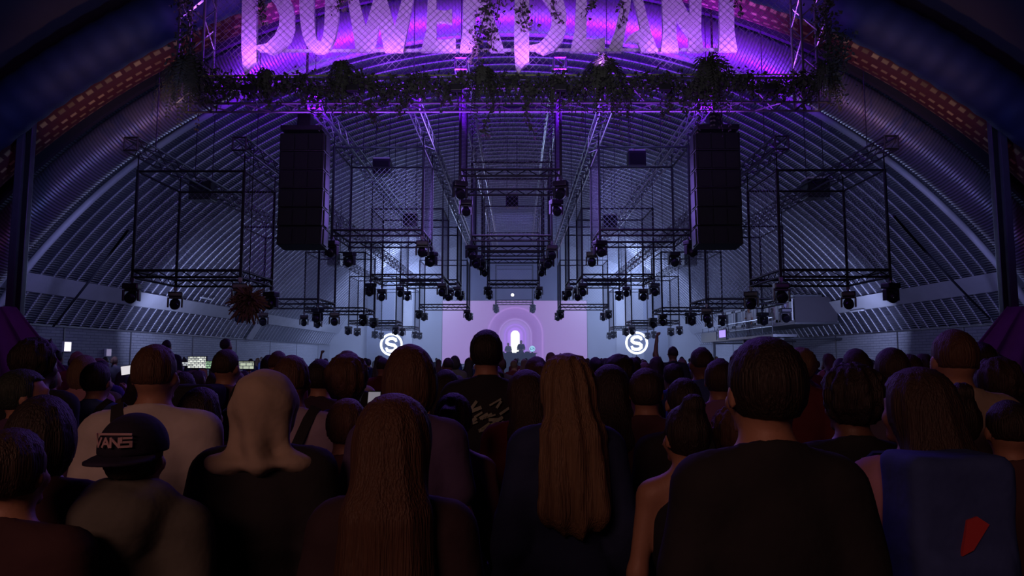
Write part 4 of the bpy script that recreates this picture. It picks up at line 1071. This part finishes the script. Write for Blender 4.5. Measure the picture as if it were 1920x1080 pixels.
# near people: px, py of the crown, depth, options
NEAR = [
 dict(px=252, py=781, D=2.0, rz=.03, hair='short', hc=HDB, top='hoodie', tc=(.13, .13, .115), yaw=-.05, lab='person in backward dark cap and grey hooded sweater, nearest at left', cap=1, bulk=1.0),
 dict(px=738, py=740, D=1.72, sex='f', hair='long', hc=HBR, top='long', tc=(.045, .028, .035), long_to=1.05, lab='person with very long straight brown hair, nearest in the middle'),
 dict(px=1434, py=628, D=1.64, rz=.02, hair='short', hc=HB, top='tee', tc=BLK, bulk=.93, yaw=.12, lab='tall person in black t-shirt with dark short hair, nearest at right'),
 dict(px=290, py=640, D=2.75, hair='crop', hc=HBR, top='tee', tc=WHT, bulk=1.08, yaw=-.15, lab='person in off-white t-shirt with a dark crossbody strap, behind the capped person', strap=1),
 dict(px=78, py=738, D=2.0, sex='f', hair='bob', hc=HB, top='long', tc=(.07, .03, .04), yaw=.3, lab='person with dark bobbed hair at the left edge, plum top'),
 dict(px=497, py=694, D=2.35, hair='bald', hc=BEI, top='long', tc=BLK, lab='person in pale cloth headscarf and black jacket, left of the middle', scarf=1, bulk=1.02),
 dict(px=545, py=661, D=3.15, hair='crop', hc=HBR, top='tee', tc=(.34, .27, .36), lab='person in pale lilac shirt with dark diagonal bag strap, behind the pale headscarf', strap=1),
 dict(px=765, py=643, D=2.55, sex='f', hair='bob', hc=HBR, top='tee', tc=(.10, .07, .16), yaw=.25, lab='person with shoulder-length hair in front of the left neon disc'),
 dict(px=912, py=616, D=3.9, hair='short', hc=HB, top='tee', tc=BLK, lab='tall person in black t-shirt with faded pale back print, in front of the screen', print_=1),
 dict(px=1062, py=664, D=2.6, sex='f', hair='wavy', hc=HBL, top='long', tc=NAVY, long_to=1.14, lab='person with long wavy fair hair right of the middle'),
 dict(px=1287, py=757, D=2.45, sex='f', hair='bun', hc=HB, top='tank', tc=(.02, .02, .03), lab='short bare-shouldered person with dark hair in a bun'),
 dict(px=1720, py=690, D=2.1, rz=.0, sex='f', hair='long', hc=HDB, top='tee', tc=PNK, long_to=1.34, lab='person in pink t-shirt with blue backpack, nearest at far right', pack=1),
 dict(px=1790, py=612, D=2.9, hair='crop', hc=HBR, top='tee', tc=BEI, bulk=1.12, yaw=-.3, lab='broad person in beige t-shirt, behind the blue backpack'),
 dict(px=1672, py=650, D=3.8, hair='short', hc=HDB, top='tee', tc=(.10, .08, .12), lab='person with swept dark hair left of the broad beige t-shirt'),
 dict(px=1598, py=692, D=2.5, rz=0, hair='curly', hc=HB, top='tee', tc=BLK, lab='person in black t-shirt with round gold emblem on the back', emblem=1),
 dict(px=1212, py=688, D=3.4, hair='short', hc=HDB, top='tee', tc=(.09, .04, .05), lab='person with dark round hair, between the fair wavy hair and the tall person'),
 dict(px=1144, py=684, D=3.5, sex='f', hair='long', hc=HB, top='long', tc=NAVY, long_to=1.3, lab='person with long black hair just right of the fair wavy hair'),
 dict(px=1282, py=704, D=3.1, hair='crop', hc=HB, top='tee', tc=BLK, lab='person in black top half hidden above the dark bun'),
 dict(px=42, py=690, D=3.1, hair='short', hc=(.02, .03, .02), top='long', tc=(.08, .04, .10), yaw=-1.1, lab='person in profile looking right at the left edge, violet jacket'),
 dict(px=68, py=640, D=3.9, hair='curly', hc=HB, top='long', tc=BLK, lab='person with round curly black hair at the far left'),
 dict(px=181, py=678, D=4.4, hair='short', hc=HB, top='tee', tc=BLU, lab='person in blue t-shirt with dark shoulder strap, left', strap=1),
 dict(px=158, py=664, D=5.0, hair='bob', hc=HBL, top='long', tc=PNK, sex='f', lab='person with fair bobbed hair and pink jacket behind the blue t-shirt'),
 dict(px=377, py=724, D=2.95, sex='f', hair='bob', hc=HB, top='tank', tc=BLK, arms=('down', 'phone'), lab='person with black bob holding a phone, right of the off-white t-shirt', phone=1),
 dict(px=424, py=651, D=4.6, hair='crop', hc=HDB, top='long', tc=(.14, .08, .13), lab='person with black backpack in front of the mixing desk', pack=2),
 dict(px=652, py=672, D=3.5, sex='f', hair='curly', hc=HBR, top='tee', tc=(.12, .06, .18), arms=('down', 'phone'), lab='person with loose curly hair holding a phone, left of the middle', phone=1),
 dict(px=600, py=672, D=4.4, hair='short', hc=HB, top='tee', tc=(.05, .03, .05), lab='person with black hair left of the loose curly hair'),
 dict(px=1350, py=672, D=4.0, hair='short', hc=HDB, top='tee', tc=(.20, .10, .22), lab='person in violet t-shirt left of the tall person'),
 dict(px=1604, py=652, D=5.2, hair='bob', sex='f', hc=HDB, top='tee', tc=(.16, .08, .16), lab='person with bobbed hair above the round gold emblem'),
 dict(px=1872, py=678, D=3.4, hair='curly', hc=HDB, top='long', tc=(.13, .07, .24), lab='person with tousled hair in violet jacket at the right edge'),
 dict(px=1838, py=640, D=4.8, hair='short', hc=HB, top='tee', tc=BLK, lab='person with black hair right of the broad beige t-shirt'),
 dict(px=985, py=694, D=3.4, sex='f', hair='long', hc=HDB, top='long', tc=DRED, long_to=1.2, lab='person with long dark hair and dark red jacket below the screen'),
 dict(px=850, py=735, D=2.9, sex='f', hair='pony', hc=HDB, top='tank', tc=(.03, .02, .04), lab='person with a ponytail below the faded back print'),
 dict(px=1895, py=745, D=2.5, hair='crop', hc=HB, top='long', tc=(.10, .05, .05), lab='person in dark red jacket cut by the right edge'),
 dict(px=650, py=745, D=2.7, hair='short', hc=HBR, top='tee', tc=(.10, .035, .045), lab='person in maroon t-shirt left of the very long brown hair'),
 dict(px=435, py=760, D=3.3, hair='short', hc=HB, top='tee', tc=(.03, .04, .05), lab='person in dark teal shirt behind the black jacket'),
 dict(px=20, py=800, D=1.75, hair='short', hc=HDB, top='tee', tc=(.07, .035, .04), lab='person in dark brownish shirt cut by the lower left corner', bulk=1.05),
 dict(px=1380, py=770, D=2.7, hair='curly', hc=HBR, top='tee', tc=(.16, .07, .06), lab='person with brown curls hidden behind the tall black t-shirt'),
 dict(px=1790, py=735, D=2.6, sex='f', hair='bun', hc=HB, top='tank', tc=(.05, .03, .03), lab='person with dark bun between the pink t-shirt and right edge'),
]
def letters_strokes(m, word, x0, z0, w, h, y, th, sw):
    G = {'V': [((0, 1.2), (.5, 0)), ((.5, 0), (1, .85)), ((.0, 1.2), (4.55, 1.2))], 'A': [((0, 0), (.5, .85)), ((.5, .85), (1, 0)), ((.22, .32), (.78, .32))], 'N': [((0, 0), (0, .85)), ((0, .85), (1, 0)), ((1, 0), (1, .85))],
         'S': [((1, .85), (0, .85)), ((0, .85), (0, .45)), ((0, .45), (1, .45)), ((1, .45), (1, 0)), ((1, 0), (0, 0))]}
    for i, chh in enumerate(word):
        for (a, b) in G[chh]:
            p = Vector((x0+(i*1.2+a[0])*w, 0, z0+a[1]*h)); q = Vector((x0+(i*1.2+b[0])*w, 0, z0+b[1]*h))
            d = (q-p).normalized(); n = Vector((-d.z, 0, d.x))*sw/2; p -= d*sw*.4; q += d*sw*.4
            vs = []
            for dy in (0, th):
                for s_ in (p-n, q-n, q+n, p+n): vs.append(Vector((s_.x, y(s_.x)-dy, s_.z)))
            m.add(vs, [(3, 2, 1, 0), (4, 5, 6, 7), (0, 1, 5, 4), (1, 2, 6, 5), (2, 3, 7, 6), (3, 0, 4, 7)])
for i, d in enumerate(NEAR):
    hh_ = .013 if d['D'] < 3.2 else .018
    ms, (A, tf, infl, xr) = person_meshes('near%d' % i, d.get('sex', 'm'), d.get('arms', ('down', 'down')), d['hair'], d['top'], d.get('yaw', rng.uniform(-.3, .3)), d.get('tilt', 0), .016 if d['D'] < 3.2 else .022, hh_,
                            bulk=d.get('bulk', 1.0), long_to=d.get('long_to', 1.2), seed=i)
    p = W(d['px'], d['py'], d['D']); H = p.z
    rz = d.get('rz', rng.uniform(-.18, .18))
    sk = [SKIN, SK2, SKIN, SKIN, SK3][i % 5]
    t = person(ms, (p.x, p.y+.02, 0), H, rz, {'body': sk, 'top': d['tc'], 'trousers': [BLK, NAVY, GRY][i % 3], 'hair': d['hc'], 'shoes': BLK}, d['lab'], None, TOPN[d['top']], sc_x=1.0)
    def part(m, name, mat, col=None, smooth=True):
        o = m.build(name, mt[mat] if isinstance(mat, str) else mat, t, smooth, local=True)
        if col: o.color = (*col, 1)
        return o
    if d.get('strap'):
        pts = strap_pts(tf, infl, (.935*(1 if i % 2 else -1), .03, .35), (0, 0, 1.20)); part(ribbon(MB(), pts, .045, None, .006), 'bag_strap', 'cloth', BLK)
        b = min(pts, key=lambda q: q.z)
        if i != 3: part(MB().bbox((b.x*1.16, b.y+.02, b.z-.08), (.10, .24, .20), .03), 'shoulder_bag', 'cloth', BLK)
    if d.get('cap'):
        neck = (0, -.005, 1.50); yw = d['yaw']
        dome = ell((0, -.016, 1.668), (.094, .116, .105)); 
        def capf(P):
            dd = dome(P) - .004; dd = np.maximum(dd, (1.655 + .05*np.clip(P[:, 1], -.2, 0)) - P[:, 2]); return dd
        brim = lambda P: np.maximum(np.maximum(np.abs(P[:, 2] - (1.648 + .16*(P[:, 1]+.12) - 1.6*P[:, 0]**2)) - .006, np.sqrt((P[:, 0]/.100)**2 + ((P[:, 1]+.09)/.105)**2)*.09 - .09), P[:, 1] + .05)
        v, q = sdf_mesh(turned(lambda P: capf(P), neck, yw), (-.13, -.18, 1.60), (.13, .13, 1.80), .007); me = np_mesh('cap', v, q)
        o = link_mesh('cap', me, mt['cloth'], t); o.color = (.022, .020, .040, 1)
        v, q = sdf_mesh(turned(brim, neck, yw), (-.14, -.24, 1.56), (.14, .02, 1.70), .006); me = np_mesh('cap_brim', v, q)
        o2 = link_mesh('brim', me, mt['cloth'], o); o2.color = (.030, .026, .060, 1)
        MB().lathe([(.008, -.002), (.008, .006), (.002, .009)], (0, -.016, 1.776), 'z', 10)
        m = MB(); yf = lambda x: -.016-.120*math.sqrt(max(.05, 1-(x/.098)**2))- .009
        letters_strokes(m, 'VANS', -.055, 1.684, .0235, .030, yf, .004, .0066)
        Rm = Matrix.Rotation(yw, 3, 'Z'); m.v = [tuple(Rm @ (Vector(v)-Vector(neck)) + Vector(neck)) for v in m.v]
        o3 = m.build('cap_lettering', M('pale embroidery', (.50, .33, .36), .7, var=.1), o, local=True)
    if d.get('scarf'):
        sc = U([ell((0, -.018, 1.655), (.108, .124, .116)), cone((0, -.03, 1.61), (0, -.05, 1.53), .102, .088), ell((0, -.03, 1.455), (.19, .12, .045))], .04)
        def scf(P):
            dd = sc(P) - .0025*np.sin(P[:, 2]*60+P[:, 0]*25)-.002*np.sin(P[:, 0]*70+P[:, 2]*30) - .011*np.sin(np.arctan2(P[:, 0], -P[:, 1]-.01)*6+2+8*P[:, 2])*np.clip((1.70-P[:, 2])*6, 0, 1)
            return np.maximum(dd, np.minimum(P[:, 1]-.045, 1.70-P[:, 2]))
        v, q = sdf_mesh(turned(scf, (0, 0, 1.5), .0), (-.2, -.2, 1.36), (.2, .16, 1.80), .011); o = link_mesh('headscarf', np_mesh('scarf', v, q), mt['cloth'], t); o.color = (*BEI, 1)
    if d.get('print_') or d.get('emblem'):
        m = MB(); r2 = np.random.default_rng(3)
        def back_y(x, z):
            ys2 = np.linspace(-.30, 0, 121, dtype=F32); P = np.stack([np.full(121, x), ys2, np.full(121, z)], -1).astype(F32); v = tf(P)-infl-.007
            return float(ys2[max(0, int(np.argmax(v < 0))-1)])
        def quad(x0, z0, x1, z1, w):
            k = 6; a = Vector((x0, 0, z0)); b = Vector((x1, 0, z1)); dd = (b-a).normalized(); n = Vector((-dd.z, 0, dd.x))*w/2; vs = []
            for j in range(k+1):
                c = a.lerp(b, j/k)
                for s_ in (-1, 1):
                    e = c+n*s_; yb = back_y(e.x, e.z); vs += [Vector((e.x, yb, e.z)), Vector((e.x, yb-.004, e.z))]
            m.add(vs, [(j*4+1, j*4+3, j*4+7, j*4+5) for j in range(k)] + [(j*4, j*4+4, j*4+6, j*4+2) for j in range(k)])
        if d.get('print_'):
            for k in range(22):
                x = r2.uniform(-.13, .10); z = 1.31 + r2.uniform(-.07, .07); quad(x, z, x+r2.uniform(.02, .07), z+r2.uniform(.0, .04), r2.uniform(.008, .018))
            o = m.build('back_print', M('faded print', (.30, .34, .26), .8, var=.3), t, local=True)
        else:
            for R0 in (.105, .062):
                for k in range(28):
                    a0, a1 = 2*math.pi*k/28, 2*math.pi*(k+.92)/28; quad(R0*math.cos(a0), 1.22+R0*math.sin(a0), R0*math.cos(a1), 1.22+R0*math.sin(a1), .006)
            for k in range(5):
                a0 = R(90+144*k); a1 = R(90+144*(k+1)); quad(.055*math.cos(a0), 1.22+.055*math.sin(a0), .055*math.cos(a1), 1.22+.055*math.sin(a1), .007)
            o = m.build('back_emblem', M('dull gold print', (.26, .19, .08), .7, var=.2), t, local=True)
    if d.get('pack'):
        pc = BLU if d['pack'] == 1 else BLK
        def pk(P):
            q = np.abs(P - V3(-.055, -.225, 1.30)) - V3(.105, .065, .20)
            dd = np.sqrt((np.maximum(q, 0)**2).sum(1)) + np.minimum(q.max(1), 0) - .035; q = np.abs(P - V3(-.055, -.305, 1.18)) - V3(.08, .02, .08)
            d2 = np.sqrt((np.maximum(q, 0)**2).sum(1)) + np.minimum(q.max(1), 0) - .022
            return smin(dd, d2, .02) - .003*np.sin(P[:, 0]*30+P[:, 2]*25)
        v, q = sdf_mesh(pk, (-.2, -.38, 1.0), (.2, -.08, 1.58), .014); o = link_mesh('backpack', np_mesh('backpack', v, q), mt['cloth'], t); o.color = (*pc, 1)
        for s in (-1, 1):
            pts = strap_pts(tf, infl, (1, 0, 0), (s*.11, -.03, 1.22)); q2 = ribbon(MB(), pts, .045, None, .008, (s*.11, -.03, 1.22)).build('shoulder_strap', mt['cloth'], o, True, local=True); q2.color = (*pc, 1)
        if d['pack'] == 1:
            q2 = MB().prism([(-.085, 1.285), (-.055, 1.30), (-.01, 1.365), (-.04, 1.385), (-.067, 1.375), (-.075, 1.33)], lambda a, b, c: (a, c, b), -.334, -.322).build('red_patch', M('red patch', (.55, .05, .06), .6, var=.1), o, local=True)
            q2['label'] = 'red patch on the backpack'
    if d.get('phone'):
        s_, e, w, hd = A[1]; dv = (Vector(w)-Vector(e)).normalized(); c = Vector(w)+dv*.115+Vector((-.022, .0, .01))
        rot = Matrix.Rotation(R(-12), 3, 'X')
        ph = thing('phone', 'phone held up by the %s' % ('person with black bob' if d['sex'] == 'f' and d['hair'] == 'bob' else 'person with loose curly hair'), 'phone', t.matrix_basis @ c if False else (0, 0, 0))
        Mw = Matrix.Translation(Vector((p.x, p.y+.02, 0))) @ Matrix.Rotation(rz, 4, 'Z') @ Matrix.Scale(H/1.765, 4)
        ph.location = Mw @ c; ph.rotation_euler = (R(-14), 0, rz)
        MB().bbox((0, 0, 0), (.074, .009, .150), .006).build('body', mt['black'], ph, local=True)
        MB().box((0, -.0052, 0), (.066, .001, .138)).build('display', M('phone display', (.1, .1, .1), .3, emit=(.55, .5, .6), es=.35), ph, local=True)

# archetypes for the rest of the crowd
ARCH = []
combos = [('m', ('down', 'down'), 'short', 'tee'), ('m', ('down', 'fold'), 'crop', 'tee'), ('f', ('down', 'down'), 'long', 'tank'), ('m', ('hip', 'down'), 'curly', 'long'), ('f', ('fold', 'down'), 'bob', 'tee'),
          ('f', ('down', 'down'), 'pony', 'tee'), ('m', ('down', 'down'), 'short', 'hoodie'), ('f', ('down', 'hip'), 'bun', 'tee'), ('f', ('down', 'down'), 'wavy', 'long'), ('m', ('down', 'down'), 'crop', 'long')]
for i, (sx_, ar, hr, tp) in enumerate(combos):
    ms, _ = person_meshes('crowd%d' % i, sx_, ar, hr, tp, rng.uniform(-.4, .4), 0, .03, .026, seed=50+i); ARCH.append((ms, hr, tp, sx_))
RAISE = []
for i, (ar, hr) in enumerate(((('down', 'phone'), 'short'), (('fist', 'down'), 'crop'), (('up', 'up'), 'long'), (('down', 'up'), 'short'))):
    ms, _ = person_meshes('raise%d' % i, 'm' if hr != 'long' else 'f', ar, hr, 'tee', 0, 0, .026, .022, seed=80+i); RAISE.append((ms, hr, 'tee', 'm'))
HN = {'short': 'short-haired', 'crop': 'close-cropped', 'long': 'long-haired', 'curly': 'curly-haired', 'bob': 'bob-haired', 'pony': 'ponytailed', 'bun': 'bun-haired', 'wavy': 'wavy-haired'}
TCS = [(BLK, 'black'), (NAVY, 'navy'), (GRY, 'grey'), (DRED, 'dark red'), ((.12, .06, .17), 'violet'), (BEI, 'beige'), (OLV, 'olive'), (BLU, 'blue'), ((.3, .26, .3), 'pale')]
TN2 = {'tee': 't-shirt', 'tank': 'tank top', 'hoodie': 'hooded sweater', 'long': 'jacket'}
def where(px):
    for x, w in ((110, 'by the left edge'), (230, 'left, by the lit wall sign'), (340, 'left, near the tablet'), (480, 'in front of the mixing desk'), (600, 'right of the mixing desk'), (700, 'left of the left neon disc'), (790, 'below the left neon disc'),
                 (880, 'below screen left'), (1000, 'below the performer booth'), (1105, 'below screen right'), (1170, 'left of the right neon disc'), (1240, 'below the right neon disc'), (1345, 'right of the right neon disc'),
                 (1500, 'below the cabin'), (1640, 'right of the cabin'), (1780, 'by the right wall'), (9999, 'by the right edge')):
        if px < x: return w
placed = [(W(d['px'], d['py'], d['D']).x, d['D']) for d in NEAR] + [(-2.6, 7.6)]
FORB = [(-7.4, -2.4, 10.6, 14.2), (-11.8, -10.2, 14.8, 16.4), (10.2, 11.8, 14.8, 16.4)]
lab_seen = {}
def crowd_person(x, y, H, arch, rz, place_w, row):
    ms, hr, tp, sx_ = arch; tc, tn = TCS[int(rng.integers(len(TCS)))]
    hc = [HB, HDB, HBR, HB, HBL][int(rng.integers(5))]; sk = [SKIN, SK2, SKIN, SK3][int(rng.integers(4))]
    px = 968.5 + (x-.15)/y*1333
    if row < 9.5:
        lab = '%s person in %s %s, %s row, %s' % (HN[hr], tn, TN2[tp], 'near' if row < 6 else 'middle', where(px)); grp = None
    else:
        lab = 'distant %s person in %s %s, %s down, %s' % (HN[hr], tn, TN2[tp], 'halfway' if row < 17 else 'far', where(px)); grp = 'distant crowd ' + ('halfway ' if row < 17 else 'far ') + where(px)
    if grp is None and lab in lab_seen: return False
    lab_seen[lab] = 1
    person(ms, (x, y, 0), H, rz, {'body': sk, 'top': tc, 'trousers': [BLK, NAVY, GRY][int(rng.integers(3))], 'hair': hc, 'shoes': BLK}, lab, grp, TOPN[tp]); placed.append((x, y)); return True
nfar = 0
for row, sp, jit in ((4.9, .62, .25), (5.9, .62, .3), (7.0, .64, .3), (8.4, .66, .35), (10.0, .72, .4), (12.2, .80, .5), (15.0, .9, .7), (19.0, 1.1, .9), (25.0, 1.35, 1.5), (34.0, 1.7, 2.5), (44.0, 2.1, 2.5)):
    xm = min(14.6, row*.735); x = -xm
    while x < xm:
        xx = x + rng.uniform(-.12, .12)*sp; yy = row + rng.uniform(-jit, jit)
        x += sp*rng.uniform(.9, 1.1)
        if any(a < xx < b and c < yy < e for a, b, c, e in FORB): continue
        if any((xx-a)**2 + (yy-b)**2 < .42**2 for a, b in placed): continue
        # keep the view of the screen centre open in the nearer rows
        H = rng.normal(1.70, .055); H = min(max(H, 1.56), 1.83)
        if row < 12 and (325 < 968.5+(xx-.15)/yy*1333 < 490 or 215 < 968.5+(xx-.15)/yy*1333 < 262) and yy < 13: H = min(H, 1.70-24/1333*yy)
        if H < 1.5: continue
        if row < 12 and 800 < 968.5+(xx-.15)/yy*1333 < 1240: H = min(H, 1.715)
        ar = ARCH[int(rng.integers(len(ARCH)))]
        if rng.uniform() < .006 and row > 6.5: ar = RAISE[int(rng.integers(4))]
        for _ in range(4):
            if crowd_person(xx, yy, H, ar, rng.uniform(-.35, .35), None, row): nfar += 1; break
            ar = ARCH[int(rng.integers(len(ARCH)))]
print('crowd', nfar)

# singular figures
p = W(425, 634, 11.9); person(ARCH[0][0], (p.x, p.y, .32), p.z-.32, -.3, {'body': SK2, 'top': BLK, 'trousers': BLK, 'hair': HB}, 'operator in dark t-shirt on the riser at right of the mixing desk', None, 'shirt')
p = W(313, 636, 11.9); person(ARCH[9][0], (p.x, p.y, .32), p.z-.32, .5, {'body': SKIN, 'top': (.03, .03, .04), 'trousers': BLK, 'hair': HB}, 'operator in dark jacket on the riser at left of the mixing desk', None, 'jacket')
ms, _ = person_meshes('performer', 'm', ('fold', 'fold'), 'short', 'tee', 0, .1, .02, .018, seed=99)
p = W(977, 638, 52.3); person(ms, (p.x, 52.0, 1.1), p.z-1.1, math.pi, {'body': SKIN, 'top': BLK, 'trousers': BLK, 'hair': HB}, 'performer in dark t-shirt facing the crowd behind the booth', None, 'shirt')
p = W(958, 642, 52.3); person(ms, (p.x-.2, 52.6, 1.1), 1.72, math.pi+.3, {'body': SKIN, 'top': GRY, 'trousers': BLK, 'hair': HB}, 'second figure in grey standing left of the performer', None, 'shirt')
p = W(1425, 577, 37.4); person(ARCH[1][0], (12.35, 37.4, 2.78), p.z-2.78, 2.2, {'body': SKIN, 'top': WHT, 'trousers': GRY, 'hair': HB}, 'person in white t-shirt standing on the balcony deck', None, 'shirt')
# the one who holds the tablet
c = bpy.data.objects['tablet'].location
person(RAISE[0][0], (c.x-.10, c.y-.30, 0), 1.68, 0, {'body': SKIN, 'top': (.10, .06, .2), 'trousers': BLK, 'hair': HB}, 'person in violet t-shirt holding up the bright tablet', None, 'shirt')
# raised fist above the crowd right of the right disc
p = W(1236, 622, 12.0); person(RAISE[1][0], (p.x+.22, 12.0, 0), p.z/1.98*1.765, 0, {'body': SK3, 'top': BLK, 'trousers': BLK, 'hair': HB}, 'person raising a dark fist right of the right neon disc', None, 'shirt')

# ------------------------------------------------------------------ haze in the far half of the hall
mz = bpy.data.materials.new('stage haze'); mz.use_nodes = True; nt = mz.node_tree; nt.nodes.remove(nt.nodes['Principled BSDF'])
vs = nt.nodes.new('ShaderNodeVolumeScatter'); vs.inputs['Color'].default_value = (.80, .84, 1.0, 1); vs.inputs['Density'].default_value = .024; vs.inputs['Anisotropy'].default_value = .25
nt.links.new(vs.outputs[0], nt.nodes['Material Output'].inputs['Volume'])
hz = MB().box((0, 48.4, 6.0), (31.0, 23.0, 11.4)).build('haze', mz); tag(hz, 'thin stage haze filling the far half of the hall', 'haze', kind='stuff')
